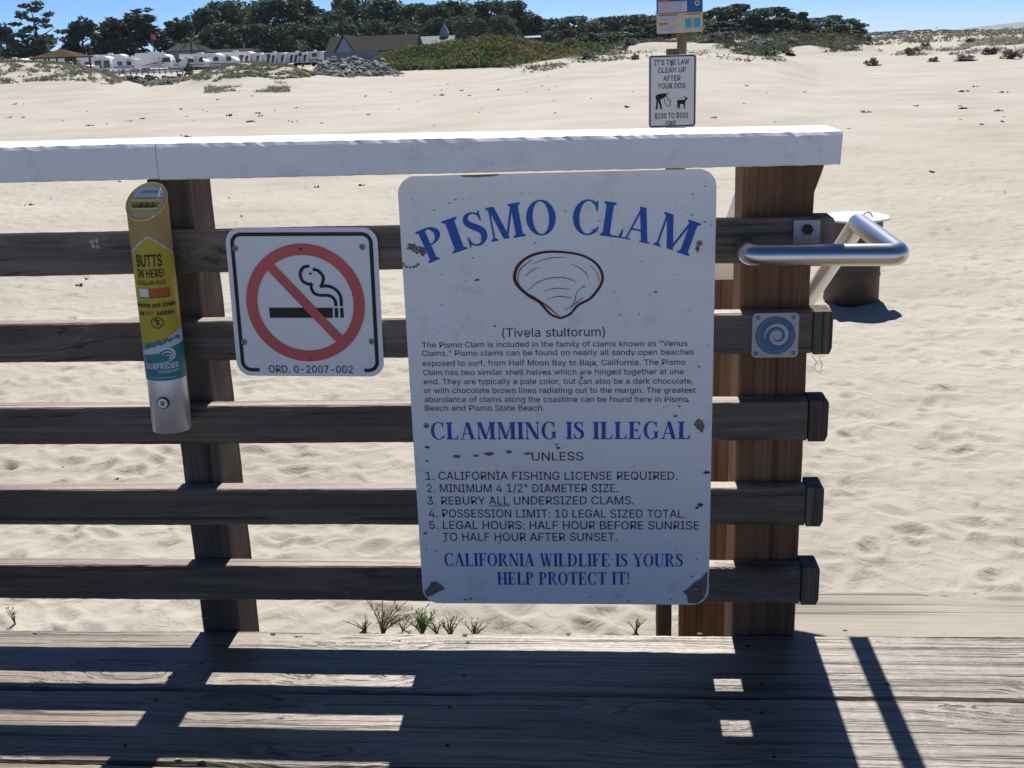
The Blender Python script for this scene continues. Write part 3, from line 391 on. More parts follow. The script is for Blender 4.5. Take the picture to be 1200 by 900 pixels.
def ground(x, y, fine=True):
    x = np.asarray(x, float); y = np.asarray(y, float); d = np.maximum(y-CAM[1], 2.5); u = x/d
    z = np.full(x.shape, SAND_Z)
    add = np.zeros(x.shape)
    for (Y0, us, hs), sf, sb in DUNES:
        hh = np.interp(u, us, hs, left=hs[0], right=hs[-1]); s = np.where(y < Y0, sf, sb)
        add = np.maximum(add, hh*np.exp(-((y-Y0)/s)**2))
    far = np.clip((y-55)/40, 0, 1)
    z = z+add+far*np.clip(add, .15, 1.2)*(vnoise(x/7, y/9, 3)*.55+vnoise(x/2.6, y/3.4, 4)*.22)
    hm = np.clip((u-.27)/.05, 0, 1)*np.clip((y-95)/25, 0, 1)*np.clip((260-y)/80, 0, 1)
    z = z+hm*(np.clip(vnoise(x/11, y/16, 61)+.10, 0, 1)*2.3+np.clip(vnoise(x/3.5, y/5, 62), 0, 1)*.8)
    near = np.clip(1-(y-30)/50, .25, 1)
    z = z+near*(vnoise(x/2.3, y/1.9, 11)*.06+vnoise(x/.8, y/.7, 12)*.04+vnoise(x/.33, y/.25, 13)*.036)*np.clip(y/2, 0, 1)
    if fine:
        cs = .25; ci = np.floor(x/cs); cj = np.floor(y/cs)
        mask = np.clip(1-(y-20)/40, 0, 1)*np.clip((y-.8)/1.0, 0, 1)
        dens = np.clip(.8+.9*vnoise(x/4, y/4, 21), .25, 1)
        def hsh(a, b, k): v = np.sin(a*127.1+b*311.7+k*74.7)*43758.5453; return v-np.floor(v)
        for di in (-1, 0, 1):
            for dj in (-1, 0, 1):
                a = ci+di; b = cj+dj; px = (a+hsh(a,b,1))*cs; py = (b+hsh(a,b,2))*cs; th = hsh(a,b,3)*6.283
                dx = x-px; dy = y-py; p = (dx*np.cos(th)+dy*np.sin(th))/(.085+.05*hsh(a,b,6)); q = (-dx*np.sin(th)+dy*np.cos(th))/(.05+.025*hsh(a,b,7))
                r2 = p*p+q*q; amp = (hsh(a,b,4) < dens)*(.006+.023*hsh(a,b,5)**1.3)
                z = z-mask*amp*(np.exp(-r2*1.3)-.55*np.exp(-(np.sqrt(r2)-1.5)**2*3.5))
    return z
def gz(x, y): return float(ground(np.array([x]), np.array([y]), False)[0])

uu = np.concatenate([[-60,-20,-8,-4,-2.2,-1.4,-1.0], np.linspace(-.78, .78, 560), [1.0,1.4,2.2,4,8,20,60]])
yy = np.concatenate([np.linspace(-40, .4, 10), .45+np.geomspace(.25, 60, 820), np.geomspace(61.5, 12000, 330)])
U, YY = np.meshgrid(uu, yy); XX = U*np.maximum(YY-CAM[1], 3.0); ZZ = ground(XX, YY)
nr, nc = XX.shape; idx = np.arange(nr*nc).reshape(nr, nc)
quads = np.stack([idx[:-1,:-1].ravel(), idx[:-1,1:].ravel(), idx[1:,1:].ravel(), idx[1:,:-1].ravel()], 1)
m = bpy.data.materials.new('beach_sand'); t, N, L, b = nodes(m)
b.inputs['Roughness'].default_value = .85; b.inputs['Specular IOR Level'].default_value = .2
tc = N.new('ShaderNodeTexCoord')
def nz(scale, detail, dist=0):
    n = N.new('ShaderNodeTexNoise'); n.inputs['Scale'].default_value = scale; n.inputs['Detail'].default_value = detail; n.inputs['Distortion'].default_value = dist; L.new(tc.outputs['Object'], n.inputs['Vector']); return n
n1, n2, n3, n4 = nz(.35, 6), nz(6.5, 6, .6), nz(60, 3), nz(420, 2)
r1 = ramp(N, [(.3, (.335,.303,.252)), (.52, (.382,.349,.292)), (.72, (.418,.387,.333))]); L.new(n1.outputs['Fac'], r1.inputs['Fac'])
sp = ramp(N, [(.30, (.62,.58,.55)), (.40, (1,1,1))]); L.new(n4.outputs['Fac'], sp.inputs['Fac'])
mx = N.new('ShaderNodeMix'); mx.data_type = 'RGBA'; mx.blend_type = 'MULTIPLY'; mx.inputs['Factor'].default_value = .6
L.new(r1.outputs['Color'], mx.inputs['A']); L.new(sp.outputs['Color'], mx.inputs['B']); L.new(mx.outputs['Result'], b.inputs['Base Color'])
b1 = N.new('ShaderNodeBump'); b1.inputs['Strength'].default_value = .6; b1.inputs['Distance'].default_value = .055; L.new(n2.outputs['Fac'], b1.inputs['Height'])
b2 = N.new('ShaderNodeBump'); b2.inputs['Strength'].default_value = .4; b2.inputs['Distance'].default_value = .006; L.new(n3.outputs['Fac'], b2.inputs['Height']); L.new(b1.outputs['Normal'], b2.inputs['Normal']); L.new(b2.outputs['Normal'], b.inputs['Normal'])
SAND = m
tag(np_obj('sand_beach', np.stack([XX, YY, ZZ], -1).reshape(-1, 3), quads, SAND, None, True), 'pale trampled beach sand with footprints and low dunes', 'beach', kind='structure')

# the far blue hill
hp = [(1080,None),(1120,34.5),(1150,31),(1175,28),(1200,25.5),(1260,22),(1340,26),(1500,30),(1700,24)]
vs_ = []; fs_ = []
for i, (x, y) in enumerate(hp):
    for j, (Yd, k) in enumerate(((6500,0),(7500,.55),(8500,1),(9800,0))):
        p = at(x, 34 if y is None else y, 8500); top = -2 if y is None else p[2]
        vs_.append((p[0]/8500*Yd, Yd, -3+(top+3)*k))
for i in range(len(hp)-1):
    for j in range(3): fs_.append((i*4+j, (i+1)*4+j, (i+1)*4+j+1, i*4+j+1))
HILL = plain('scrub_hill', (.10,.11,.07), .9, 0, .4, .004)
tag(mesh_obj('hills', vs_, fs_, HILL, None, True), 'hazy blue hill far off on the right horizon', 'hill', kind='structure')
# the creek between the dunes
WATER = plain('creek_water', (.03,.07,.11), .08, 0, .1, 1, .15, 3, spec=.5)
def on_ground(px, py, y0=5, y1=400):           # where the line of sight through (px, py) first meets the ground
    d = ray(px, py); ys = np.geomspace(y0, y1, 3000); P = CAM[None]+d[None]*((ys-CAM[1])/d[1])[:,None]; k = np.nonzero(P[:,2] < ground(P[:,0], P[:,1], False))[0]
    return P[k[0]] if len(k) else P[-1]
cp = on_ground(926, 64)
cr = [(cp[0]+.62*math.cos(a), cp[1]+1.6*math.sin(a)) for a in [k*.52 for k in range(12)]]
wz = max(gz(x, y) for x, y in cr)+.01
tag(mesh_obj('creek_water', [(x, y, wz) for x, y in cr], [list(range(12))], WATER), 'small patch of blue water between the dunes', 'water', kind='structure')

# ------------------------------------------------------------------ boardwalk (the pier deck and the step below it)
def plank(x0, x1, y0, y1, z0, z1, seg=60, jit=.0016, ch=.006, seed=0):
    """a board along X with eased, slightly wavy edges"""
    rr = random.Random(seed); sec = [(y0+ch,z0),(y1-ch,z0),(y1,z0+ch),(y1,z1-ch),(y1-ch*.9,z1-.001),(y0+ch*.9,z1-.001),(y0,z1-ch),(y0,z0+ch)]
    vs = []; fs = []; n = len(sec); ph = [rr.uniform(0, 6) for _ in range(n)]
    for i in range(seg+1):
        x = x0+(x1-x0)*i/seg
        for k, (a, c) in enumerate(sec):
            e = jit*(math.sin(x*9+ph[k])*.6+math.sin(x*23+2*ph[k])*.3+rr.uniform(-.5,.5))
            vs.append((x, a+e, c+e*.5))
    for i in range(seg):
        for k in range(n): fs.append((i*n+k, (i+1)*n+k, (i+1)*n+(k+1)%n, i*n+(k+1)%n))
    fs.append([k for k in range(n)]); fs.append([seg*n+k for k in range(n)][::-1])
    return vs, fs
bw = empty('boardwalk'); tag(bw, 'weathered grey pier deck of wide boards with fence shadows', 'boardwalk', kind='structure')
y1 = .043
for i in range(7):
    y0 = y1-.245
    if y1 > -.6: v, f = plank(-6, 5, y0, y1-.005, -.038, 0, 420, .0016, .006, i)
    else: v, f = plank(-6, 5, y0, y1-.005, -.038, 0, 10, .001, .006, i)
    mesh_obj('deck_board', v, f, DECKWOOD, bw); y1 = y0
BOUNCE = plain('pale_bounce_slab', (.33,.325,.32), .85, 0, .15, 3, .3, 30)  # added slab behind the camera, bounces sun onto the shaded sign faces
b_ = MB(); b_.box(-9, 9, -14, y1-.004, -.3, -.004); tag(b_.build('bounce_slab', BOUNCE), 'unseen pale pavement leading onto the timber deck', 'reflector', kind='structure')
b_ = MB(); b_.box(-6, .36, y1, .02, -.30, -.042); b_.box(.36, 5, y1, .035, -1.6, -.042); b_.build('deck_framing', GREYPOST, bw)
st = empty('beach_steps'); tag(st, 'sandy wooden step down from the deck to the beach', 'steps', kind='structure')
v, f = plank(.33, 4.5, .05, .345, -.22, -.18, 200, .0015, .006, 91); mesh_obj('tread_board', v, f, TREADWOOD, st)
v, f = plank(.33, 4.5, .350, .60, -.22, -.181, 200, .0015, .008, 92); mesh_obj('tread_board', v, f, TREADWOOD, st)
for k in range(1, 8):
    z = -.18-.18*k; y = .32+.28*k
    if z < -1.6: break
    v, f = plank(.42, 4.5, y, y+.29, z-.04, z, 20, .001, .006, 93+k); mesh_obj('tread_board', v, f, TREADWOOD, st)
# knots, splinters and nail dents on the deck
def deck_marks():
    s = MB()
    for (x, y) in ((42,741),(350,745),(736,802),(138,852),(238,892),(206,890),(136,853)):
        p = atz(x, y, 0)
        for k in range(3):
            a = random.uniform(.004,.012); c = random.uniform(-.003,.003); d = random.uniform(-.006,.006)
            s.add([(p[0]-a+d, p[1]+c-.0012, .0007), (p[0]+d+a*.3, p[1]+c-.0016, .0022), (p[0]+a+d, p[1]+c+.0004, .0012), (p[0]+d-a*.2, p[1]+c+.0018, .0009)], [(0,1,2,3)])
    return s.build('wood_splinters', plain('pale_splinter', (.5,.47,.42), .8), bw)
deck_marks()
s = MB()
for (x, y) in ((545,744),(666,743),(990,739.5),(1040,802),(320,743),(820,743)):
    p = atz(x, y, 0); n = 10; s.add([(p[0]+.006*math.cos(k*.628), p[1]+.0045*math.sin(k*.628), .0012) for k in range(n)], [list(range(n))])
for j in range(3):
    for xj in (-1.52, -.915, -.305, .305, .915, 1.52):
        for dy in (.05, .19):
            n = 8; px_, py_ = xj+random.uniform(-.012,.012), .043-.245*j-dy+random.uniform(-.012,.012)
            s.add([(px_+.0042*math.cos(k*.785), py_+.0042*math.sin(k*.785), .0009) for k in range(n)], [list(range(n))])
s.build('nail_head', plain('dark_nail', (.03,.025,.022), .6, .5), bw)

# ------------------------------------------------------------------ wooden fence
fence = thing('wooden_fence', 'dark weathered timber railing with five rails and white painted cap', 'fence')
RB = {1:.8227, 2:.6398, 3:.4581, 4:.2724, 5:.0932}; RH = .0845
rail_end = {1:.4003, 2:.4075, 3:.4063, 4:.4093, 5:.4066}
for n, zb in RB.items():
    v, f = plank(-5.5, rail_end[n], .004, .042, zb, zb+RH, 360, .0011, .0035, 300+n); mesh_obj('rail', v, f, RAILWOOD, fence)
    # the short end block that closes each rail
    x0 = rail_end[n]+.0022; x1 = {1:.4396, 2:.4465, 3:.4467, 4:.446, 5:.4453}[n]; c = .004; z0 = zb-.001; z1 = zb+RH+.001
    b_ = MB(); b_.prism([(x0,z0),(x1-.005,z0),(x1,z0+.012),(x1,z1-.004),(x1-.004,z1),(x0,z1)], 1, .0, .062)
    b_.build('end_block', ENDWOOD, fence, bevel=.002)
def post(name, x0, x1, y0, y1, z0, z1, mat, ch=.005, parent=fence, seed=1, seg=50):
    rr = random.Random(seed); sec = [(x0+ch,y0),(x1-ch,y0),(x1,y0+ch),(x1,y1-ch),(x1-ch,y1),(x0+ch,y1),(x0,y1-ch),(x0,y0+ch)]
    vs = []; fs = []; n = 8
    for i in range(seg+1):
        z = z0+(z1-z0)*i/seg
        for a, c in sec: vs.append((a+rr.uniform(-.0007,.0007), c+rr.uniform(-.0007,.0007), z))
    for i in range(seg):
        for k in range(n): fs.append((i*n+k, i*n+(k+1)%n, (i+1)*n+(k+1)%n, (i+1)*n+k))
    fs.append(list(range(n))[::-1]); fs.append([seg*n+k for k in range(n)])
    return mesh_obj(name, vs, fs, mat, parent)
post('post', -.909, -.8236, .0445, .178, -1.7, 1.006, GREYPOST, .004)
post('post', -3.35, -3.26, .0445, .178, -1.7, 1.006, GREYPOST, .004, seed=3)
post('post', .2722, .4076, .0445, .182, -1.7, 1.003, POSTWOOD, .004, seed=4)
# small chamfered bracket under the cap beside the end post
b_ = MB(); b_.prism([(.4086,.915),(.4086,1.004),(.437,1.004),(.432,.985)], 1, .10, .16); b_.build('cap_bracket', POSTWOOD, fence, bevel=.002)
def capbeam(x0, x1, zb0, zb1, zt0, zt1, seed, endslant=0):
    rr = random.Random(seed); seg = int((x1-x0)/.012); y0, y1 = -.020, .150
    vs = []; fs = []
    for i in range(seg+1):
        t = i/seg; x = x0+(x1-x0)*t; zb = zb0+(zb1-zb0)*t; zt = zt0+(zt1-zt0)*t; e = lambda k: rr.uniform(-k, k)
        chip = .0025 if rr.random() < .06 else 0
        xe = x-(endslant if i == seg else 0)
        sec = [(y0+.003,zb+e(.0006)),(y1-.003,zb),(y1,zb+.004),(y1,zt-.006),(y1-.006,zt),(y0+.006+chip,zt+e(.0008)),(y0,zt-.006-chip+e(.0005)),(y0,zb+.003)]
        for k, (a, c) in enumerate(sec): vs.append((x if k in (3,4,5,6) else xe, a, c))
    n = 8
    for i in range(seg):
        for k in range(n): fs.append((i*n+k, (i+1)*n+k, (i+1)*n+(k+1)%n, i*n+(k+1)%n))
    fs.append(list(range(n))); fs.append([seg*n+k for k in range(n)][::-1])
    return mesh_obj('cap_rail', vs, fs, CAPWHITE, fence)
capbeam(-5.5, -.8575, 1.020, 1.0135, 1.089, 1.0815, 5)
capbeam(-.8562, .4425, 1.0118, 1.0085, 1.0805, 1.0685, 6, .002)
# bird dropping and a loop of old wire
q = Shape(); r9 = random.Random(4); c = at(110, 285, 0)
for dx, dz, r_ in ((-.006,.002,.006),(.004,.004,.005),(-.004,-.007,.0045),(.005,-.008,.004)): q.poly([(c[0]+dx+r_*r9.uniform(.6,1.1)*math.cos(k*.7), c[2]+dz+r_*r9.uniform(.7,1.4)*math.sin(k*.7)) for k in range(9)])
art('bird_dropping', q, plain('grey_bird_dropping', (.42,.42,.43), .8, 0, .3, 200), fence, .0034)
b_ = MB(); w0 = at(958, 420, .03)
b_.tube([(w0[0]-.012,.03,w0[2]+.006),(w0[0]-.002,.028,w0[2]-.006),(w0[0]-.006,.03,w0[2]-.022),(w0[0]+.006,.027,w0[2]-.030),(w0[0]+.010,.03,w0[2]-.012),(w0[0]+.003,.032,w0[2]+.002),(w0[0]+.012,.03,w0[2]+.004)], .0006, 5); b_.build('loose_wire', plain('old_wire', (.12,.11,.10), .5, .5), fence)
# the sloping stair rail behind the end post
stair = thing('stair_railing', 'brown timber stair railing with sloping white cap behind the end post', 'railing')
b_ = MB(); ya, za, yb, zb = .30, .985, 1.04, .615
b_.prism([(ya,za),(yb,zb),(yb,zb-.04),(ya,za-.04)], 0, .305, .445); b_.build('cap_rail', CAPWHITE, stair, bevel=.003)
post('post', .312, .449, .30, .44, -1.7, .955, POSTWOOD, .004, stair, 12)
post('post', .238, .386, 1.05, 1.19, -1.7, at(846,304,1.05)[2], POSTWOOD, .004, stair, 8)

pq = at(770,735,1.06); pr = at(787,735,1.06); post('post', pq[0], pr[0], 1.06, 1.15, -1.7, -.35, GREYPOST, .004, stair, 9)
b_ = MB(); b_.prism([(.62,-.12),(2.75,-1.48),(2.75,-1.72),(.62,-.46)], 0, .385, .417); b_.build('stringer', POSTWOOD, stair)

# ------------------------------------------------------------------ steel handrail
hr = thing('steel_handrail', 'polished stainless steel handrail bending round to descend the steps', 'handrail')
def bend(pts, rad=.03, n=7):
    pts = [np.array(p, float) for p in pts]; out = [pts[0]]
    for i in range(1, len(pts)-1):
        a = pts[i-1]-pts[i]; c = pts[i+1]-pts[i]; a /= np.linalg.norm(a); c /= np.linalg.norm(c)
        ang = math.acos(np.clip(a@c, -1, 1)); d = rad/math.tan(ang/2); p0 = pts[i]+a*d; p1 = pts[i]+c*d
        for k in range(n+1):
            t = k/n; out.append((1-t)**2*p0+2*t*(1-t)*pts[i]+t*t*p1)
    out.append(pts[-1]); return out
hz = .8535
L0 = at(868, 297, -.08); C0 = at(1068, 297, -.08)
xl = L0[0]+.018; xc = C0[0]-.0200
b_ = MB(); b_.tube(bend([(xl, .004, hz), (xl, -.08, hz), (xc, -.08, hz-.004), (xc, .27, hz), (xc, .90, .5165), (.43, .93, .50)], .0225), .0208, 20)
b_.build('tube', STEEL, hr, smooth=True, bevel=0)
pa = at(945.5, 272, 0.0)
b_ = MB(); b_.prism(rrect(pa[0]-.026, pa[2]-.021, pa[0]+.024, pa[2]+.024, .003), 1, -.004, .0035); pl = b_.build('mounting_plate', GALV, hr, bevel=.001)
b_ = MB(); b_.prism([(pa[0]+.0105*math.cos(k*math.pi/3), pa[2]+.006+.0105*math.sin(k*math.pi/3)) for k in range(6)], 1, -.013, -.0042); b_.build('bolt', plain('rusty_bolt', (.07,.04,.03), .8, .3, .3, 200), hr, bevel=.001)

# ------------------------------------------------------------------ the clam sign
TL, TR_, BL, BR = at(465.2,207,0), at(840.8,197.5,0), at(495.9,707,0), at(829.8,709,0)
SX0 = (TL[0]+BL[0])/2; SX1 = (TR_[0]+BR[0])/2; SZ1 = (TL[2]+TR_[2])/2; SZ0 = (BL[2]+BR[2])/2
cx = (SX0+SX1)/2
sg = thing('information_sign', 'large white metal sign about clam rules with blue lettering', 'sign', (cx, 0, SZ0))
HW = (SX1-SX0)/2; HH = SZ1-SZ0
panel('panel', rrect(-HW, 0, HW, HH, .035), SIGNWHITE, sg, 0, .003)
def sp_(x, y): p = at(x, y, 0); return p[0]-cx, p[2]-SZ0
def s_line(fn, body, xl, yl, xr, yr, cap_px, **k):          # baseline ends in picture px, put on the sign's plane
    a = sp_(xl, yl); c = sp_(xr, yr); m1 = sp_((xl+xr)/2, (yl+yr)/2); m2 = sp_((xl+xr)/2, (yl+yr)/2-cap_px)
    s = fn(body, a[0], c[0], 0, m2[1]-m1[1], **k); o = Shape(); o.join(s, lambda x, y: (x, a[1]+(c[1]-a[1])*(x-a[0])/(c[0]-a[0])+y)); return o
def k1(x, y): return 460+x/3.077, 190+y/3.077
def k2(x, y): return 460+x/3.077, 370+y/3.077
def k3(x, y): return 470+x/3.158, 520+y/3.158
# title along an arc
ttl = Shape()
lm = sp_(*k1(150,353)); rm = sp_(*k1(1066,345)); tm = sp_(*k1(610,259))
ch_ = (rm[0]-lm[0])/2; sag = tm[1]-(lm[1]+rm[1])/2; RA = (ch_*ch_+sag*sag)/(2*sag); ccx = (lm[0]+rm[0])/2; ccz = tm[1]-RA
CAPT = .0665
# start and end of each letter along the arc, in pixels of an enlarged image crop
spans = [('P',100,188),('I',183,262),('S',258,340),('M',352,472),('O',483,587),('C',650,748),('L',757,835),('A',843,935),('M',952,1066)]
base_r = RA; a_l = math.asin((lm[0]-ccx)/RA); a_r = math.asin((rm[0]-ccx)/RA)
HC = CAPT/2
for word in ('PISMO', 'CLAM'):
    ttl = Shape()
    for ch, xm, ym, wm in [l for l in (('P',145,296,82),('I',223,262,58),('S',298,238,72),('M',407,214,124),('O',535,200,104),('C',698,200,92),('L',796,212,80),('A',886,238,100),('M ',1022,270,134)) if l[0].strip() in word and (l[1] < 600) == (word == 'PISMO')]:
        p = sp_(*k1(xm, ym)); am = math.atan2(p[0]-ccx, p[1]-ccz); g, _ = serif_glyph(ch.strip()); bb = g.bounds(); wd = wm/3.077/592; kx = wd/(bb[1]-bb[0]); mid = (bb[0]+bb[1])/2; ca, sa = math.cos(am), math.sin(am)
        def fn(a, c):
            tx = (a-mid)*kx; r = RA+c*CAPT; return ccx+r*sa+tx*ca, ccz+r*ca-tx*sa
        ttl.join(g, fn); ttl.layer = 0
    art('title_lettering', ttl, BLUEINK, sg)
# scallop drawing
cl = Shape(); K = lambda *p: [sp_(*k1(x, y)) for x, y in p]
cl.stroke(K((605,563),(570,548),(530,505),(490,480),(452,445),(440,415),(452,375),(490,342),(545,325),(610,324),(680,335),(730,362),(755,400),(752,440),(715,490),(670,515),(640,548),(605,563)),
          [.0042,.0044,.0056,.006,.0064,.0066,.0062,.0054,.0050,.0046,.0044,.0046,.0052,.0054,.005,.005,.0044,.0042])
cl.stroke(K((600,556),(565,525),(520,492),(470,462),(452,425),(462,385),(505,350)), [.0012,.003,.0016,.002,.0012,.002,.001])
cl.stroke(K((744,432),(740,405),(712,372)), [.0008,.0012,.0006])
cl.stroke(K((640,528),(665,505),(688,488)), [.0008,.002,.0008])
art('clam_outline', cl, MAROON, sg)
c2 = Shape()
for p in (((506,366),(550,350),(595,343),(622,344)), ((478,413),(500,392),(530,379)), ((642,366),(675,382),(698,400),(706,420)), ((490,460),(520,436),(560,420),(610,416),(645,424),(662,434)), ((546,466),(580,456),(615,455),(642,461)), ((558,493),(590,485),(620,485),(642,489)), ((630,530),(655,505),(665,470),(690,448))):
    c2.stroke(K(*p), [.0006]+[.0013]*(len(p)-2)+[.0005])
art('shell_growth_lines', c2, MAROON, sg)
art('species_lettering', s_line(sans, '(Tivela stultorum)', *k2(396,77), *k2(766,73), 10.2), PAPER, sg)
tx = Shape()
para = ['The Pismo Clam is included in the family of clams known as "Venus', 'Clams." Pismo clams can be found on nearly all sandy open beaches', 'exposed to surf, from Half Moon Bay to Baja, California. The Pismo', 'Clam has two similar shell halves which are hinged together at one', 'end. They are typically a pale color, but can also be a dark chocolate,', 'or with chocolate brown lines radiating out to the margin. The greatest', 'abundance of clams along the coastline can be found here in Pismo', 'Beach and Pismo State Beach.']
py = [115,145,181,214,247,279,311,342]; px0 = [107,107,109,111,113,114,116,118]; px1 = [1063,1087,1056,1050,1083,1093,1064,547]
for i, (b0, a0, e0) in enumerate(zip(py, px0, px1)): tx.join(s_line(sans, para[i], *k2(a0, b0), *k2(e0, b0-6+i*.9 if i < 7 else b0), 6.4))
art('paragraph_lettering', tx, PAPER, sg)
art('lettering', s_line(sans, 'UNLESS', *k2(503,522), *k2(688,521), 9.6), PAPER, sg); tx = Shape()
for body, a0, e0, b0, b1 in (('1. CALIFORNIA FISHING LICENSE REQUIRED.',92,1022,133,133),('2. MINIMUM 4 1/2" DIAMETER SIZE.',97,803,179,179),('3. REBURY ALL UNDERSIZED CLAMS.',98,862,225,224),('4. POSSESSION LIMIT: 10 LEGAL SIZED TOTAL.',104,1053,272,274),('5. LEGAL HOURS: HALF HOUR BEFORE SUNRISE',105,1103,315,317),('TO HALF HOUR AFTER SUNSET.',155,800,359,359)):
    tx.join(s_line(sans, body, *k3(a0, b0), *k3(e0, b1), 9.4))
u0 = sp_(*k3(330,229.5)); u1 = sp_(*k3(404,229.5)); tx.rect(u0[0], u0[1]-.0008, u1[0], u0[1]+.0008)
art('rules_lettering', tx, PAPER, sg)
for l in (('CLAMMING IS ILLEGAL', *k2(140,446), *k2(1073,444), 20.2), ('CALIFORNIA WILDLIFE IS YOURS', *k3(162,452), *k3(1042,455), 15.2), ('HELP PROTECT IT!', *k3(357,521), *k3(845,521), 14.8)):
    art('warning_lettering', s_line(serif_line, *l), BLUEINK, sg)
def blob(s, cx_, cz, r, rr, n=13, sx=1, sz=1, jag=.5):
    s.poly([(cx_+sx*r*(1-jag+jag*2*rr.random()*.8)*math.cos(2*math.pi*k/n), cz+sz*r*(1-jag+jag*2*rr.random()*.8)*math.sin(2*math.pi*k/n)) for k in range(n)])
rr = random.Random(5)
sc_ = Shape()
marks = [(150,173,1),(205,148,.8),(228,135,1),(255,132,.7),(280,128,.7),(70,135,.8),(85,140,.7),(465,110,.7),(498,112,.8),(305,425,1.8),(262,428,.7),(410,350,.8),(515,290,1),(178,405,.8),(180,515,.8),(68,535,.7),(690,448,1.1),(948,468,1.4),(800,467,.8),(1018,405,.9),(895,358,.9),(622,175,.9),(706,165,.7),(1045,165,.8),(1080,190,1.1),(1128,86,1),(1083,116,.9),(1125,215,1.2),(1150,228,1),(1060,178,.8),(290,345,1),(340,300,.6),(748,212,.8),(820,550,.9),(890,547,1),(370,590,1.2),(640,490,.7),(625,530,.8)]
for x, y, k in marks:
    c = sp_(*k1(x, y)); blob(sc_, *c, .0014*k, rr, 9, 1.3+rr.random(), .8)
for x, y, k in ((97,12,1.5),(95,62,1.2),(340,62,.6),(580,15,1.4),(575,2,1),(738,62,.6),(300,518,.8),(95,388,.7),(128,395,.9),(90,330,1.4),(1108,225,2.6),(1095,235,1.6),(1130,106,2),(1078,489,1),(1095,425,.8),(700,565,1),(840,580,1.1),(240,575,1.3),(260,572,1.2),(1000,575,1),(160,360,.7),(365,365,.8)):
    c = sp_(*k3(x, y)); blob(sc_, *c, .0018*k, rr, 9, 1.2+rr.random(), .9)
for x, y, k in ((1070,268,1),(1065,308,1.2),(1035,325,1.2),(1020,360,1.6),(992,327,.7),(682,222,1.4),(680,250,.8),(1105,182,1),(1140,105,.7),(500,333,.7),(370,38,.8)):
    c = sp_(*k2(x, y)); blob(sc_, *c, .0017*k, rr, 9, 1.3, .9)
for i in range(14):                                            # the dotted scratch
    t = i/13; c = sp_(*k1(130+122*t, 640-132*t+18*math.sin(t*3)*.8)); blob(sc_, *c, .0009, rr, 6)
for i in range(60):
    blob(sc_, rr.uniform(-HW+.02, HW-.02), rr.uniform(.02, HH-.02), rr.uniform(.0005,.0011), rr, 7, 1.5)
art('scuff_marks', sc_, DARKMARK, sg, -.0018)
stains = []
class RS:
    def poly(self, p): q = Shape(); q.poly(p); stains.append(q)
rs = RS()
for (x, y, a, c, r) in ((90,315,1.4,.55,.014),(70,300,.8,.5,.010),(108,322,.7,.9,.010),(1100,315,.5,1.3,.008),):
    q = sp_(*k1(x, y)); blob(rs, *q, r, rr, 15, a, c, .6)
for i in range(7):
    t = R(200+i*22); q = sp_(*k1(76+30*math.cos(t)-10, 362-22*math.sin(t)-4)); blob(rs, *q, .0024, rr, 8, 1.4)
q = sp_(*k2(1107,395)); blob(rs, *q, .0125, rr, 15, .8, 1.1, .5)
for (x, y, r, a, c) in ((205,47,.007,1.6,.6),(275,44,.007,1.2,.6),(328,36,.010,1.4,.55),(400,30,.007,1.5,.6),(470,36,.006,1.6,.5)):
    q = sp_(*k3(x, y)); blob(rs, *q, r*.8, rr, 12, a, c, .6)
ce = Shape(); 
ce.poly([sp_(*k3(x, y)) for x, y in ((86,545),(100,532),(112,512),(128,508),(150,522),(163,538),(140,546),(118,560),(96,566))])
ce.poly([sp_(*k3(x, y)) for x, y in ((1043,546),(1062,535),(1085,512),(1110,498),(1134,470),(1131,540),(1120,572),(1095,590),(1062,589),(1058,562))])
q0 = [sp_(*k1(x, y)) for x, y in ((240,47),(300,46),(380,42),(392,44),(360,51),(300,54),(255,53))]; ce.poly(q0)
for k, q in enumerate(stains): art('rust_stain', q, RUST, sg, -.0014-2e-5*k)
art('worn_corner', ce, plain('bare_worn_metal', (.21,.165,.13), .8, .1, .6, 55), sg, -.0012, label='worn bare metal patches at the sign corners')
def screw(parent, x, z, r=.0058, y=-.001, mat=SCREW):
    b_ = MB(); n = 14
    for rad, d in ((r, 0), (r*.9, -.0022), (r*.35, -.003)): b_.v += [(x+rad*math.cos(2*math.pi*k/n), y+d, z+rad*math.sin(2*math.pi*k/n)) for k in range(n)]
    for i in range(2):
        for k in range(n): b_.f.append([i*n+k, i*n+(k+1)%n, (i+1)*n+(k+1)%n, (i+1)*n+k])
    b_.f.append([2*n+k for k in range(n)])
    o = b_.build('screw', mat, parent)
    s = Shape(); s.disc(x, z, r*.38); art('screw_recess', s, DARKMARK, o, y-.0033)
    return o
for p in (k1(88,313), k1(1107,293), k2(122,396), k2(1104,388), k3(1090,540)): screw(sg, *sp_(*p))

# ------------------------------------------------------------------ no-smoking sign
nsc = at(357, 355, 0); NS = .1524
ns = thing('no_smoking_sign', 'square white no smoking sign with red crossed circle', 'sign', (nsc[0], -.0035, nsc[2]-NS), (0, R(1.0), 0))
panel('panel', rrect(-NS, 0, NS, 2*NS, .03), SIGNWHITE2, ns, 0, .0025)
def n6(x, y):                                   # picture detail to sign-local metres
    return (x-459)/733*2*NS+(y-447)*.0000, 2*NS-(y-72-(459-x)*.0)/750*2*NS
def skew(x, y): # undo the sign's lean in the photo
    xl = 60+(y-110)/(700)*55; xr = 822+(y-110)/700*36; yt = 82-(x-60)*.015; 
    return -NS+(x-xl)/(xr-xl)*2*NS, 2*NS-(y-yt)/(822-yt)*2*NS
bd = Shape(); outer = rrect(-NS+.0095, .0095, NS-.0095, 2*NS-.0095, .022, 8); 
def inset(w): return rrect(-NS+.0095+w, .0095+w, NS-.0095-w, 2*NS-.0095-w, .022-w, 8)
inn = inset(.0075)
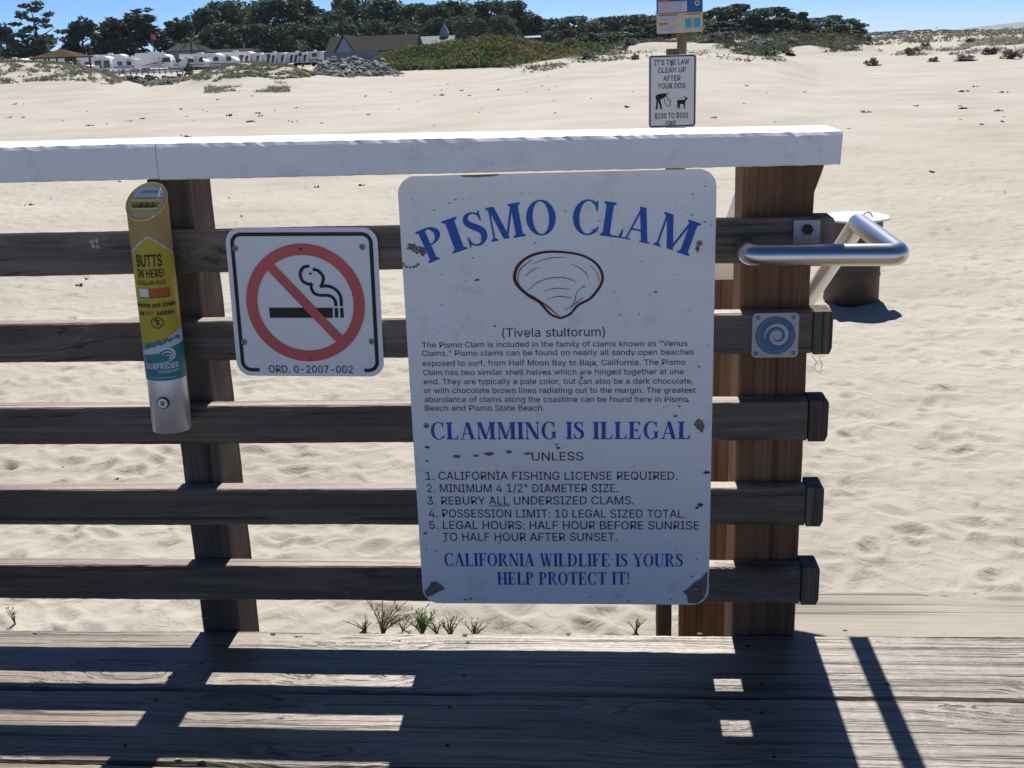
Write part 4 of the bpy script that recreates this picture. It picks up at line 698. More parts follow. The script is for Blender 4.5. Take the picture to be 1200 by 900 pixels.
# open frame: leave out the bottom run where the ordinance number stands
n = len(outer); keep = list(range(0, n))
# order: bottom-right corner, top-right, top-left, bottom-left ; the bottom run joins last to first
pts_o = [(.112, .0095)]+outer+[(-.105, .0095)]; pts_i = [(.112, .017)]+inn+[(-.105, .017)]
bd.strip(pts_o, pts_i); art('black_border', bd, PAPER, ns)
rg = Shape(); cc = skew(463, 449); RO = .1205; rg.ring(cc[0], cc[1], RO, RO, RO-.0225, RO-.0225)
a0 = R(131.5); d = np.array([math.cos(a0), math.sin(a0)]); nn = np.array([-d[1], d[0]])*.0095; e = RO-.018
rg.poly([tuple(np.array(cc)+d*e+nn), tuple(np.array(cc)-d*e+nn), tuple(np.array(cc)-d*e-nn), tuple(np.array(cc)+d*e-nn)])
cg = Shape(); S = lambda *p: [skew(x, y) for x, y in p]
cg.poly(S((280,472),(600,470),(600,521),(283,523))); cg.poly(S((609,470),(626,470),(628,520),(611,520))); cg.poly(S((636,470),(653,470),(656,520),(639,520)))
wk = .0062
cg.stroke(S((484,264),(455,270),(438,300),(448,335),(475,352),(498,352)), wk); cg.stroke(S((493,348),(494,375),(510,400),(540,408),(575,408),(600,418),(614,440),(616,462)), wk)
cg.stroke(S((500,278),(530,288),(553,318),(548,350),(538,366)), wk); cg.stroke(S((536,364),(575,362),(610,375),(635,402),(643,435),(643,462)), wk)
art('cigarette_symbol', cg, PAPER, ns)
art('red_prohibition_ring', rg, REDINK, ns, -.0016)
x0, z0 = skew(277, 806); x1, _ = skew(702, 806); lt = sans('ORD. 0-2007-002', x0, x1, z0+.001, .0155, .005); art('lettering', lt, PAPER, ns)
for p in ((112,182),(748,168),(152,648),(795,640)): screw(ns, *skew(*p), .0062)
sd = Shape(); 
for p in ((442,180),(485,735),(490,300)): c = skew(*p); blob(sd, *c, .0028, rr, 8)
art('scuff_marks', sd, DARKMARK, ns, -.0032)

# ------------------------------------------------------------------ cigarette-butt bin
BINR = .0395; BY = -.041
tp = at(172, 236, BY); bo = at(201.5, 497, BY); tilt = math.atan2(tp[0]-bo[0], tp[2]-bo[2])
bn = thing('cigarette_bin', 'gold cigarette butt collection tube with yellow and teal stickers', 'ashtray', (bo[0], BY, bo[2]-.008), (0, tilt, 0))
zt = tp[2]-bo[2]+.008; BZ = zt
GOLD = plain('gold_painted_plastic', (.44,.30,.115), .6, 0, .08, 20, spec=.2); CREAM = plain('cream_plastic', (.80,.60,.25), .6, spec=.2); TUBEAL = plain('brushed_aluminium', (.66,.66,.69), .42, .55, .06, 40)
def cylpt(s, z, l=0, r=BINR, base=.0006): # s = arc length from the front of the tube, z = height
    a = (s+.0155)/r; q = r+base+3e-5*l; return (q*math.sin(a), -q*math.cos(a), z)
def tube_part(name, z0, z1, mat, r=BINR, slant=None, n=48, rows=2):
    vs = []; fs = []
    for i in range(rows+1):
        for k in range(n):
            a = 2*math.pi*k/n; z = z0+(z1-z0)*i/rows
            if slant and i == rows: z = z1+slant*(r*-math.cos(a))
            vs.append((r*math.sin(a), -r*math.cos(a), z))
    for i in range(rows):
        for k in range(n): fs.append((i*n+k, i*n+(k+1)%n, (i+1)*n+(k+1)%n, (i+1)*n+k))
    fs.append(list(range(n))[::-1])
    if not slant: fs.append([rows*n+k for k in range(n)])
    return mesh_obj(name, vs, fs, mat, bn, True)
tube_part('aluminium_base', 0, .205, TUBEAL, BINR-.0006)
SL = .80
hd = tube_part('head', .2055, BZ, GOLD, BINR, SL)
# the slanted face of the head, with a slot through it
def sl(u, v, d=0): # u across, v up the slope (-1..1)
    y = v*BINR*.98; return (u*BINR*.98, y-d*.62, BZ+SL*y+d*.78)
n = 40; rim = [(math.cos(2*math.pi*k/n), math.sin(2*math.pi*k/n)) for k in range(n)]
slot = [(-.66,-.40),(.62,-.40),(.84,-.05),(.80,.06),(-.80,.06),(-.86,-.05)]
def toward(u, v):                             # ray from slot centre to slot outline
    c = np.array([0,-.18]); d = np.array([u, v])-c; best = None
    for i in range(len(slot)):
        p = np.array(slot[i]); q = np.array(slot[(i+1)%len(slot)]); e_ = q-p; den = d[0]*e_[1]-d[1]*e_[0]
        if abs(den) < 1e-9: continue
        w_ = p-c; t = (w_[0]*e_[1]-w_[1]*e_[0])/den; s_ = (w_[0]*d[1]-w_[1]*d[0])/den
        if t > 0 and -1e-6 <= s_ <= 1+1e-6 and (best is None or t < best): best = t
    return tuple(c+d*best)
ins = [toward(u, v) for u, v in rim]
vs_ = [sl(u*1.0, v) for u, v in rim]+[sl(u, v) for u, v in ins]+[sl(u*.95, v*.9, -.018) for u, v in ins]
fs_ = [(k, (k+1)%n, n+(k+1)%n, n+k) for k in range(n)]+[(n+k, n+(k+1)%n, 2*n+(k+1)%n, 2*n+k) for k in range(n)]+[[2*n+k for k in range(n)]]
face = mesh_obj('slanted_top', vs_, fs_, CREAM, hd)
b_ = MB(); b_.tube([sl(*slot[k % 6], .001) for k in range(7)], .0016, 6); b_.build('slot_rim', CREAM, hd)
b_ = MB(); b_.tube([sl(u*1.01, v*1.01, .0005) for u, v in rim+rim[:1]], .0014, 6); b_.build('top_rim', CREAM, hd)
b_ = MB(); b_.add([sl(u, v, .0012) for u, v in ((-.62,-.43),(.58,-.43),(.42,-.84),(0,-.96),(-.42,-.84))], [(0,1,2,3,4)]); b_.build('front_lip', CREAM, hd)
b_ = MB()
for u in (-.3, 0, .3): b_.tube([sl(u, -.30, -.004), sl(u, .0, -.004)], .0012, 6)
b_.build('slot_grille', plain('dark_slot_bar', (.03,.03,.03), .6), hd)
lb = [(-.80,.20),(.80,.20),(.78,.5),(.55,.72),(0,.80),(-.55,.72),(-.78,.5)]
lid_label = mesh_obj('top_label', [sl(u, v, .0012) for u, v in lb], [list(range(7))], plain('white_label', (.72,.72,.74), .5), hd)
tl = sans('CIGARETTES ONLY', -.4, .45, .42, .13, .01); mesh_obj('lettering', [sl(x, z, .0018) for x, z, l in tl.v], tl.f, plain('green_ink', (.08,.16,.08), .6), lid_label)
# stickers wrapped on the tube; heights measured from the photograph
def bz(y, x=190): return (at(x, y, BY-BINR)[2]-(bo[2]-.008))
YEL = plain('yellow_sticker', (.50,.37,.025), .45, 0, .1, 30); TEAL = plain('teal_sticker', (.02,.20,.23), .45, 0, .1, 30); PALE = plain('pale_blue_sticker', (.55,.62,.66), .5, 0, .1, 40); LBLUE = plain('light_blue_sticker', (.18,.45,.52), .5, 0, .15, 60)
OR = plain('orange_print', (.40,.10,.012), .5, 0, .25, 60); WHT = plain('white_print', (.72,.73,.75), .5)
def wrapgrid(s0, s1, zf0, zf1, n=24, m_=4, base=.0006):
    vs = []; fs = []
    for i in range(n+1):
        s = s0+(s1-s0)*i/n
        for j in range(m_+1):
            t = j/m_; z = zf0(s)*(1-t)+zf1(s)*t; vs.append(cylpt(s, z, 0, BINR, base))
    for i in range(n):
        for j in range(m_): fs.append((i*(m_+1)+j, (i+1)*(m_+1)+j, (i+1)*(m_+1)+j+1, i*(m_+1)+j+1))
    return vs, fs
zc_ = lambda y: (lambda s: bz(y))
ZT, ZS, ZY0, ZW, ZB = bz(278), bz(303), bz(405), bz(392), bz(446)
W2 = .052
peak = lambda s, o=0: max(ZS-.02, ZT-abs(s+.006)*.75+o)
v, f = wrapgrid(-W2, W2, zc_(404), lambda s: peak(s, .0035), 48, 4, .0004); mesh_obj('sticker_border', v, f, PALE, bn)
v, f = wrapgrid(-W2, W2, zc_(404), lambda s: peak(s), 48, 4, .0008); ysk = mesh_obj('yellow_sticker', v, f, YEL, bn)
v, f = wrapgrid(-W2, W2, zc_(447), lambda s: bz(400)+.006*math.sin(s*40)+s*.32, 30, 3, .0012); mesh_obj('wave_sticker', v, f, PALE, bn)
v, f = wrapgrid(-W2, W2, zc_(446), lambda s: bz(411)+s*.26+.0015*math.sin(s*90), 30, 3, .0016); tsk = mesh_obj('teal_sticker', v, f, TEAL, bn)
CY = lambda base: (lambda x, z, l: cylpt(x, z, l, BINR, base))
def btext(body, y_base, cap_px, s0, s1, mat, off=.012, parent=ysk, base=.0018, name='lettering', slope=0):
    z = bz(y_base); c = bz(y_base-cap_px)-z; t_ = sans(body, s0, s1, z, c, off); q = Shape(); q.join(t_, lambda x, y: (x, y+slope*(x-s0))); return art(name, q, mat, parent, 0, CY(base))
btext('BUTTS', 312, 14.5, -.034, .015, PAPER, .02)
btext('IN HERE!', 325, 10, -.035, .017, PAPER, .014)
btext('COLILLAS AQUI', 333.5, 5, -.040, .018, PAPER, .012)
def cols(q, s0, z0, s1, z1, n=10): q.strip([(s0+(s1-s0)*i/n, z0) for i in range(n+1)], [(s0+(s1-s0)*i/n, z1) for i in range(n+1)])
q = Shape(); zz0, zz1 = bz(348), bz(338); cols(q, -.036, zz0, -.016, zz1); art('cigarette_filter', q, WHT, ysk, 0, CY(.0018))
q = Shape(); cols(q, -.016, zz0, .025, zz1); art('cigarette_paper', q, OR, ysk, 0, CY(.0018))
q = Shape(); cols(q, -.036, zz0-.0018, .025, zz0-.0002); art('cigarette_shadow_line', q, PAPER, ysk, 0, CY(.0018))
btext('Beaches and Streets', 360, 5.6, -.050, .036, PAPER, .02); 
btext('Are', 369.5, 5.6, -.043, -.030, PAPER, .02); btext('NOT', 369.5, 5.6, -.026, -.010, REDINK, .02); btext('Ashtrays.', 369.5, 5.6, -.006, .032, PAPER, .02)
q = Shape(); zc = bz(378); q.ring(-.006, zc, .0118, .0118, .0102, .0102, n=30); q.stroke([(-.013, zc+.006), (.001, zc-.007)], .0016, False); q.stroke([(-.008,zc+.007),(-.004,zc+.001),(-.008,zc-.006)], .0022); q.stroke([(-.004,zc+.002),(.0,zc+.005)], .0014, False); q.disc(-.008, zc+.007, .0018)
art('no_litter_symbol', q, PAPER, ysk, 0, CY(.0018))
q = Shape(); rr2 = random.Random(3)
for k in range(16):
    u_ = -.038+k*.0047; z = bz(404)+u_*.22+.004+rr2.uniform(-.002,.003); r_ = rr2.uniform(.0016,.0045); n_ = 9; jit = [rr2.uniform(.45,1.25) for _ in range(n_)]
    q.poly([(u_+r_*jit[a]*math.cos(a*.698), z+r_*1.5*jit[a]*math.sin(a*.698)) for a in range(n_)])
art('wave_drawing', q, plain('teal_print', (.03,.22,.28), .5), ysk, 0, CY(.0024))
q = Shape(); wc = (.004, bz(416.5))
q.stroke([(wc[0]+.0155*math.cos(R(a)), wc[1]+.0135*math.sin(R(a))) for a in range(-60, 190, 25)], [.0008,.003,.0042,.0045,.0045,.0042,.004,.0036,.003,.0022])
q.stroke([(wc[0]+.001+.0095*math.cos(R(a)), wc[1]-.002+.0085*math.sin(R(a))) for a in range(-70, 190, 26)], [.0008,.002,.0028,.003,.003,.0028,.0026,.0022,.0018,.001])
q.stroke([(wc[0]+.002+.0045*math.cos(R(a)), wc[1]-.004+.004*math.sin(R(a))) for a in range(-80, 190, 27)], [.0005,.0012,.0018,.002,.002,.0018,.0016,.0014,.0012,.0008])
q.stroke([(wc[0]+.008, wc[1]-.0125), (wc[0]-.005, wc[1]-.0145), (wc[0]-.022, wc[1]-.0165)], [.002,.0016,.0006])
art('wave_emblem', q, WHT, tsk, 0, CY(.0024))
btext('SURFRIDER', 432, 6.2, -.040, .026, WHT, .022, tsk, .0024); btext('FOUNDATION', 437, 3, -.014, .026, WHT, .01, tsk, .0024)
q = Shape(); z = bz(443); cols(q, -.036, z, .018, z+.0011); art('print_line', q, PALE, tsk, 0, CY(.0024))
b_ = MB(); lc = cylpt(-.012, bz(472, 192)); 
for r0, r1, y0, y1 in ((.0118,.0118,.004,-.0015),): b_.prism([(lc[0]+r0*math.cos(k*.2618), lc[2]+r0*math.sin(k*.2618)) for k in range(24)], 1, lc[1]-.0035, lc[1]+.012)
lk = b_.build('lock', plain('dark_lock_ring', (.03,.03,.035), .4, .5), bn, bevel=.0008)
q = Shape(); q.ring(lc[0], lc[2], .0098, .0098, .006, .006, n=24); art('lock_ring', q, TUBEAL, lk, lc[1]-.0039)
q = Shape(); q.disc(lc[0], lc[2], .0058); art('lock_core', q, plain('brass_core', (.35,.30,.2), .4, .8), lk, lc[1]-.0039)
q = Shape(); q.rect(lc[0]-.001, lc[2]-.004, lc[0]+.001, lc[2]+.004); art('key_slot', q, PAPER, lk, lc[1]-.0048)

# ------------------------------------------------------------------ blue wave badge on the rail
bc = at(908.5, 393, 0); BW = .045
bg_ = thing('trail_badge', 'small square badge with a blue wave spiral on the second rail', 'badge', (bc[0], -.0005, bc[2]-BW))
panel('panel', rrect(-BW, 0, BW, 2*BW, .009), plain('weathered_white_plastic', (.44,.44,.45), .6, 0, .2, 50), bg_, 0, .004)
q = Shape(); q.disc(0, BW, .0385, n=40); art('blue_disc', q, plain('faded_blue_print', (.065,.145,.265), .55, 0, .25, 60), bg_)
q = Shape(); N_ = 26; q.stroke([((.004+.0215*(k/N_))*math.cos(R(-20+k*22))*.98+.004, BW+(.004+.0215*(k/N_))*math.sin(R(-20+k*22))-.001) for k in range(N_+1)], [.007+.0*k for k in range(N_-6)]+[.0065,.006,.0055,.005,.004,.003,.0015])
q.disc(.0045, BW-.001, .008)
art('white_spiral', q, plain('pale_print', (.46,.46,.47), .6, 0, .15, 80), bg_, -.0014)
q = Shape()
for k in range(34):
    a = R(100+k*8.2); q.stroke([(.031*math.cos(a), BW+.031*math.sin(a)), (.0355*math.cos(a+.03), BW+.0355*math.sin(a+.03))], .0012, False)
art('edge_ticks', q, plain('pale_tick_print', (.28,.34,.42), .6), bg_, -.0014)
for p in ((-.036,.009),(.036,.009),(-.034,.081),(.034,.081)): screw(bg_, *p, .0042)

# ------------------------------------------------------------------ signs on the beach
def sign_post(x, y, Y, wd, ztop, label, mat):
    g = at(x, y, Y); z0 = gz(g[0], Y)-.5
    o = post('sign_post', -wd/2, wd/2, -wd/2, wd/2, 0, ztop-z0, mat, .006, None, 17, 12); o.location = (g[0], Y, z0); tag(o, label, 'post'); return g[0]
YD = 5.55
dt0, dt1 = at(760.3,65,YD), at(816.3,66,YD); DW = (dt1[0]-dt0[0])/2; dcx = (dt0[0]+dt1[0])/2; DH = DW*2*1.5
PALEWOOD = wood('pale_post_wood', (.12,.075,.045), (.24,.16,.10), (.33,.24,.165), 2, .4, .8, .2, knots=False)
sign_post(788.5, 70, YD+.05, .085, at(788,57,YD+.05)[2], 'short brown post on the sand behind the dog sign', PALEWOOD)
dg_ = thing('dog_sign', 'white clean up after your dog sign with black border', 'sign', (dcx, YD, dt0[2]-DH))
panel('panel', rrect(-DW, 0, DW, DH, .022), SIGNWHITE2, dg_, 0, .004)
q = Shape(); o_ = rrect(-DW+.005,.005,DW-.005,DH-.005,.018); i_ = rrect(-DW+.013,.013,DW-.013,DH-.013,.012); q.strip(o_+o_[:1], i_+i_[:1]); art('black_border', q, PAPER, dg_)
def d7(x, y): return (x-113)/(430-113)*2*DW-DW, DH-(y-366)/(430-113)*2*DW
q = Shape()
for body, xa, xb, yb, yt in (("IT'S THE LAW",150,382,430,396),('CLEAN UP',174,360,481,447),('AFTER',210,325,534,500),('YOUR DOG',174,362,584,549),('$100 TO $500',154,378,780,744),('FINE',230,296,830,796)):
    a = d7(xa, yb); c = d7(xb, yt); q.join(sans(body, a[0], c[0], a[1], c[1]-a[1], .012))
art('lettering', q, PAPER, dg_)
q = Shape(); D = lambda *p: [d7(x, y) for x, y in p]
q.disc(*d7(240,613), .0048); q.poly(D((160,628),(180,618),(225,614),(236,626),(222,640),(205,650),(190,655),(200,690),(203,718),(192,720),(184,685),(176,665),(176,690),(170,722),(158,718),(163,690),(166,660),(158,645)))
q.stroke(D((226,628),(245,655),(262,672)), .005, False); q.stroke(D((215,640),(220,665),(224,685)), .004, False)
q.stroke(D((230,690),(245,705),(256,694)), .0025, False); q.stroke(D((256,672),(258,692),(252,700)), .005, False)
q.stroke(D((258,660),(275,645),(300,641),(330,648),(350,656)), .0013)
q.poly(D((302,668),(312,660),(350,662),(360,655),(349,640),(352,635),(360,642),(372,650),(376,656),(366,662),(358,672),(357,718),(350,720),(346,690),(330,688),(322,695),(325,718),(318,720),(312,700),(308,720),(302,718),(306,690)))
art('dog_symbol', q, PAPER, dg_)
screw(dg_, *d7(265,410), .007); screw(dg_, *d7(263,818), .007)
q = Shape(); blob(q, *d7(265,428), .009, rr, 12, .9, 1.3); blob(q, *d7(263,828), .009, rr, 12, .9, 1.3); art('rust_stains', q, RUST, dg_, -.0015)
YM = 11.5
mt0, mt1, mb = at(769.8,20,YM), at(824,18,YM), at(797,38.5,YM); MW = (mt1[0]-mt0[0])/2; mcx = (mt0[0]+mt1[0])/2; MH = MW*2*1.3
sign_post(799, 45, YM+.055, .105, mb[2]+MH*.7, 'pale weathered post on the sand under the blue notice board', PALEWOOD)
mp = thing('notice_board', 'blue and cream printed notice board on a pale post', 'sign', (mcx, YM, mb[2]), (0, R(-1.2), 0))
panel('panel', rrect(-MW, 0, MW, MH, .012), plain('notice_cream', (.62,.52,.36), .5), mp, 0, .006)
def m4(x, y): return (x-255)/(985-255)*2*MW-MW, MH*0+(508-y)/(985-255)*2*MW
def mrect(q, x0, y0, x1, y1): a = m4(x0, y1); c = m4(x1, y0); q.rect(a[0], a[1], c[0], c[1])
q = Shape(); mrect(q, 262, -420, 980, 205); art('blue_field', q, plain('notice_blue', (.015,.12,.33), .45), mp)
q = Shape()
for r_ in ((285,30,735,190),(280,255,640,325),(280,380,660,480),(285,-180,735,-40)): mrect(q, *r_)
art('text_block', q, plain('notice_white', (.60,.58,.62), .5), mp, -.0014)
q = Shape()
for r_ in ((290,-5,450,22),(290,215,600,240),(290,345,430,370),(290,-230,520,-200),(700,222,960,242)): mrect(q, *r_)
art('heading_bar', q, plain('notice_orange', (.48,.16,.05), .5), mp, -.0014)
q = Shape()
for k in range(7): mrect(q, 300, 48+k*20, 715-(k*37) % 90, 55+k*20)
for k in range(3): mrect(q, 295, 268+k*19, 620-(k*31) % 70, 275+k*19)
for k in range(4): mrect(q, 295, 392+k*22, 640-(k*43) % 90, 399+k*22)
art('print_line', q, plain('notice_grey_print', (.30,.28,.36), .5), mp, -.002)
q = Shape(); mrect(q, 705, 295, 945, 430); art('map_drawing', q, plain('notice_sea_blue', (.05,.36,.52), .5), mp, -.0014)
q = Shape(); mrect(q, 800, 295, 850, 430); mrect(q, 705, 440, 950, 460); art('map_land', q, plain('notice_tan', (.50,.42,.28), .5), mp, -.002)
q = Shape(); q.disc(*m4(898,72), .028); art('round_emblem', q, plain('notice_emblem', (.62,.60,.50), .5), mp, -.0014)
q = Shape(); q.disc(*m4(898,68), .017); q.poly([m4(830,-20), m4(880,-10), m4(890,40), m4(850,40)]); art('emblem_drawing', q, plain('notice_brown', (.20,.12,.05), .5), mp, -.002)

# ------------------------------------------------------------------ trash barrel
tb = at(997, 348, 10.0); tz = gz(tb[0], 10.0)-.02
BARREL = plain('brown_barrel_paint', (.095,.066,.048), .6, 0, .25, 14, .2, 40)
tr = thing('trash_barrel', 'dark brown steel trash barrel with white lid standing on the sand', 'trash can', (tb[0], 10.0, tz))
b_ = MB(); b_.lathe([(.275,0),(.29,.02),(.287,.28),(.296,.30),(.287,.32),(.287,.58),(.296,.60),(.287,.62),(.288,.86),(.295,.88)], 40); b_.build('drum', BARREL, tr, True)
b_ = MB(); b_.lathe([(.31,.882),(.36,.895),(.362,.905),(.34,.915),(.10,.925),(.0,.926)], 40); b_.build('lid', plain('white_lid_paint', (.72,.72,.72), .5, 0, .1, 20), tr, True, 0)
b_ = MB(); b_.tube([(.10+.05*math.cos(R(a)), -.12, .918+.05*math.sin(R(a))) for a in range(0, 181, 20)], .007, 8); b_.build('lid_handle', plain('dark_steel_handle', (.08,.08,.09), .4, .8), tr, True)

# ------------------------------------------------------------------ vegetation builders
def leaves(centers, size, rng, flat=0.0, asp=1.0):
    """one quad per centre, random tilt; returns verts, quads"""
    n = len(centers); a = rng.normal(size=(n,3)); a[:,2] *= (1-flat); a /= np.linalg.norm(a,axis=1)[:,None]+1e-9
    b = rng.normal(size=(n,3)); b -= a*(a*b).sum(1)[:,None]; b /= np.linalg.norm(b,axis=1)[:,None]+1e-9
    sz = size*(.6+.8*rng.random(n))[:,None]; a = a*sz*asp; b = b*sz*.62
    V = np.stack([centers-a, centers-b*1.0, centers+a, centers+b*1.0], 1).reshape(-1,3); Q = np.arange(4*n).reshape(n,4); return V, Q
def crown_points(kind, h, w, rng):
    P = []
    def clump(c, r, k, sq=.75):
        d = rng.normal(size=(k,3)); d /= np.linalg.norm(d,axis=1)[:,None]; rad = r*(.35+.65*rng.random(k)**.5)[:,None]; q = d*rad; q[:,2] *= sq; P.append(np.array(c)+q)
    if kind == 'cypress':                       # layered flat sprays, ragged top
        for i in range(62):
            t = rng.random()**.8; z = h*(.10+.80*t); rr_ = w*.5*(1.05-.62*t)*(.35+.65*rng.random()); a = rng.random()*6.283
            clump((rr_*math.cos(a), rr_*math.sin(a), z), w*.155*(1.15-.4*t), 110, .55)
        for i in range(9):
            a = rng.random()*6.283; r_ = w*.28*rng.random(); z0 = h*(.78+.22*rng.random()); clump((r_*math.cos(a), r_*math.sin(a), z0), w*.06, 30, .8)
    elif kind == 'open_cypress':
        for i in range(24):
            t = rng.random(); z = h*(.08+.42*t); rr_ = w*.5*(1.0-.15*t)*rng.random()**.5; a = rng.random()*6.283; clump((rr_*math.cos(a), rr_*math.sin(a), z), w*.17, 120, .65)
        for i in range(17):
            t = i/16; z = h*(.5+.5*t); rr_ = w*.46*(1-.72*t)*(.4+.6*rng.random()); a = i*2.4; clump((rr_*math.cos(a), rr_*math.sin(a), z), w*.10, 60, .35)
    elif kind == 'eucalyptus':                  # tall, several rounded domes with gaps
        for i in range(34):
            t = rng.random(); z = h*(.16+.76*t); env = math.sin(math.pi*min(1, (.22+.66*t)))**.7; rr_ = w*.42*env*rng.random()**.45; a = rng.random()*6.283
            clump((rr_*math.cos(a), rr_*math.sin(a), z), w*(.12+.08*rng.random()), 120, .85)
        for i in range(6):
            a = rng.random()*6.283; r_ = w*.3*rng.random(); clump((r_*math.cos(a), r_*math.sin(a), h*(.86+.12*rng.random())), w*.10, 60, .8)
    elif kind == 'round':
        for i in range(40):
            t = rng.random(); z = h*(.06+.82*t); env = math.sqrt(max(0, 1-((t-.3)/.78)**2)); rr_ = w*.44*env*rng.random()**.4; a = rng.random()*6.283
            clump((rr_*math.cos(a), rr_*math.sin(a), z), w*.14, 105, .8)
    elif kind == 'scrub':                       # low willow thicket dome
        for i in range(34):
            t = rng.random(); z = h*(.05+.85*t); env = math.sqrt(max(0, 1-(t*.97)**2)); rr_ = w*.48*env*rng.random()**.5; a = rng.random()*6.283
            clump((rr_*math.cos(a), rr_*math.sin(a), z), w*.115, 105, .75)
    return np.concatenate(P)
BARK = plain('grey_bark', (.09,.07,.055), .9, 0, .3, 2)
LEAF = {'cypress': foliage('cypress_leaves', (.023,.041,.024), (.044,.071,.039), (.067,.094,.047), .5, trans=.25),
        'eucalyptus': foliage('eucalyptus_leaves', (.032,.057,.032), (.061,.097,.054), (.097,.131,.071), .4, trans=.25),
        'scrub': foliage('willow_leaves', (.029,.053,.022), (.054,.085,.035), (.084,.116,.047), .5, trans=.25)}
LEAF['open_cypress'] = LEAF['cypress']; LEAF['round'] = LEAF['eucalyptus']
PROTO = {}
def make_tree(kind, h, w, seed):
    rng = np.random.default_rng(seed); r = random.Random(seed)
    root = empty({'scrub':'willow_tree','cypress':'cypress_tree','open_cypress':'cypress_tree'}.get(kind, 'eucalyptus_tree'))
    P = crown_points(kind, h, w, rng); V, Q = leaves(P, w*.029, rng, .2, 1.25)
    np_obj('crown', V, Q, LEAF[kind], root)
    b = MB(); top = h*(.9 if kind != 'scrub' else .55); tr_ = w*.028+.05
    b.tube([(0,0,-.6), (w*.01, 0, h*.2), (w*.02*r.uniform(-1,1), w*.02, h*.5), (w*.03*r.uniform(-1,1), 0, top)], [tr_*1.3, tr_, tr_*.65, tr_*.15], 8)
    for k in range(9):
        z = h*r.uniform(.2,.75); a = r.uniform(0,6.28); L_ = w*r.uniform(.25,.45); b.tube([(0,0,z), (L_*.5*math.cos(a), L_*.5*math.sin(a), z+h*.05), (L_*math.cos(a), L_*math.sin(a), z+h*.14)], [tr_*.45, tr_*.3, tr_*.08], 5)
    b.build('trunk', BARK, root); CH[root.name] = kids(root)
    return root
def place_tree(kind, px, ytop, wpx, Yd, label, group, variant=0, base=None):
    """a tree whose top is seen at (px, ytop), wpx wide, standing on the ground at distance Yd"""
    key = (kind, variant); p = at(px, ytop, Yd); g = gz(p[0], Yd) if base is None else base; h = p[2]-g; wd = wpx*(Yd-CAM[1])/FPX
    if key not in PROTO:
        PROTO[key] = make_tree(kind, 10, 8, 50+variant+len(kind)); t_ = PROTO[key]; CH[t_.name] = kids(t_)
    else:
        t_ = PROTO[key].copy(); COL.objects.link(t_)
        for ch in CH[PROTO[key].name]: c = ch.copy(); COL.objects.link(c); c.parent = t_
    t_.location = (p[0], Yd, g); t_.scale = (wd/8, wd/8, h/10); t_.rotation_euler = (0, 0, random.uniform(0, 6.28))
    return tag(t_, label, 'tree', group)

# lone trees on the left, behind the campers
place_tree('open_cypress', 36, 4, 78, 236, 'tall open-topped cypress at the far left behind the picnic shelter', 'cypress trees behind the campers')
place_tree('cypress', 4, 27, 34, 250, 'low dark cypress cut by the left edge of the photo', 'cypress trees behind the campers', 1)
place_tree('cypress', 93, 20, 56, 240, 'small bushy cypress second from the left behind the campers', 'cypress trees behind the campers', 1)
place_tree('cypress', 150, 12, 104, 238, 'broad dense dark cypress rising behind the motorhome with dark windows', 'cypress trees behind the campers', 0)
place_tree('cypress', 208, 20, 58, 246, 'dark cypress between the broad cypress and the tall eucalyptus', 'cypress trees behind the campers', 1)
tl_ = [(240,9,48),(268,1,66),(294,8,40),(320,-2,62),(345,-2,54),(366,8,40),(388,6,48),(410,-3,52),(432,4,42),(450,-2,50),(470,0,46),(490,4,40),(508,5,40),(528,1,50),(552,1,52),(575,0,50),(598,1,44)]
for i, (x, y, wd) in enumerate(tl_):
    place_tree('eucalyptus' if i % 4 != 2 else 'round', x, y, wd*1.3, 262+8*(i % 3), 'tall dark eucalyptus, %s from the left in the high wood behind the campers' % ORD[i], 'tall eucalyptus wood', i % 3)
tm_ = [(255,22,60),(300,24,64),(342,22,60),(372,26,44),(400,20,50),(440,19,54),(476,22,50),(516,16,46),(548,14,50),(585,14,50)]
for i, (x, y, wd) in enumerate(tm_):
    place_tree('round', x, y, wd, 246+3*(i % 2), 'shorter round dark tree, %s from the left in front of the tall eucalyptus wood' % ORD[i], 'round trees before the eucalyptus wood', i % 2)
tr2 = [(616,9,34),(633,22,32),(650,18,36),(672,19,38),(692,22,34),(708,20,30),(728,15,34),(746,17,30),(765,15,34),(790,12,40),(812,10,44)]
for i, (x, y, wd) in enumerate(tr2):
    place_tree('eucalyptus' if i % 2 else 'round', x, y, wd*1.35, 268+4*(i % 2), 'dark tree, %s from the left in the lower treeline left of the notice board post' % ORD[i], 'lower treeline behind the green bank', i % 2)
ts_ = [(640,34,40),(664,32,40),(690,34,40),(715,33,40),(740,30,40),(768,28,42),(800,24,46),(832,8,42),(850,5,44),(868,2,44),(888,6,42),(908,7,40),(926,10,36),(942,13,34),(960,19,36),(978,17,36),(996,20,34),(1008,26,26),(845,22,40),(880,22,44),(915,22,40),(950,27,36),(985,29,34)]
for i, (x, y, wd) in enumerate(sorted(ts_)):
    place_tree('scrub' if i % 3 else 'round', x, y+random.uniform(-2,2.5), wd*random.uniform(.85,1.5), 226+(i % 4)*4, 'dark willow of the thicket, %s from the left along the wooded dune' % ORD[i], 'willow thicket on the wooded dune', i % 3)
ft = [(1000+i*9.5, 37.5-i*.22+random.uniform(-1.5,1)) for i in range(24)]
for i, (x, y) in enumerate(ft):
    place_tree('scrub', x, y, random.uniform(12,22), 900+random.uniform(-60,60), 'tiny dark tree, %s from the left in the far flat treeline at right' % ORD[i], 'far treeline at right', i % 3, -1.5)
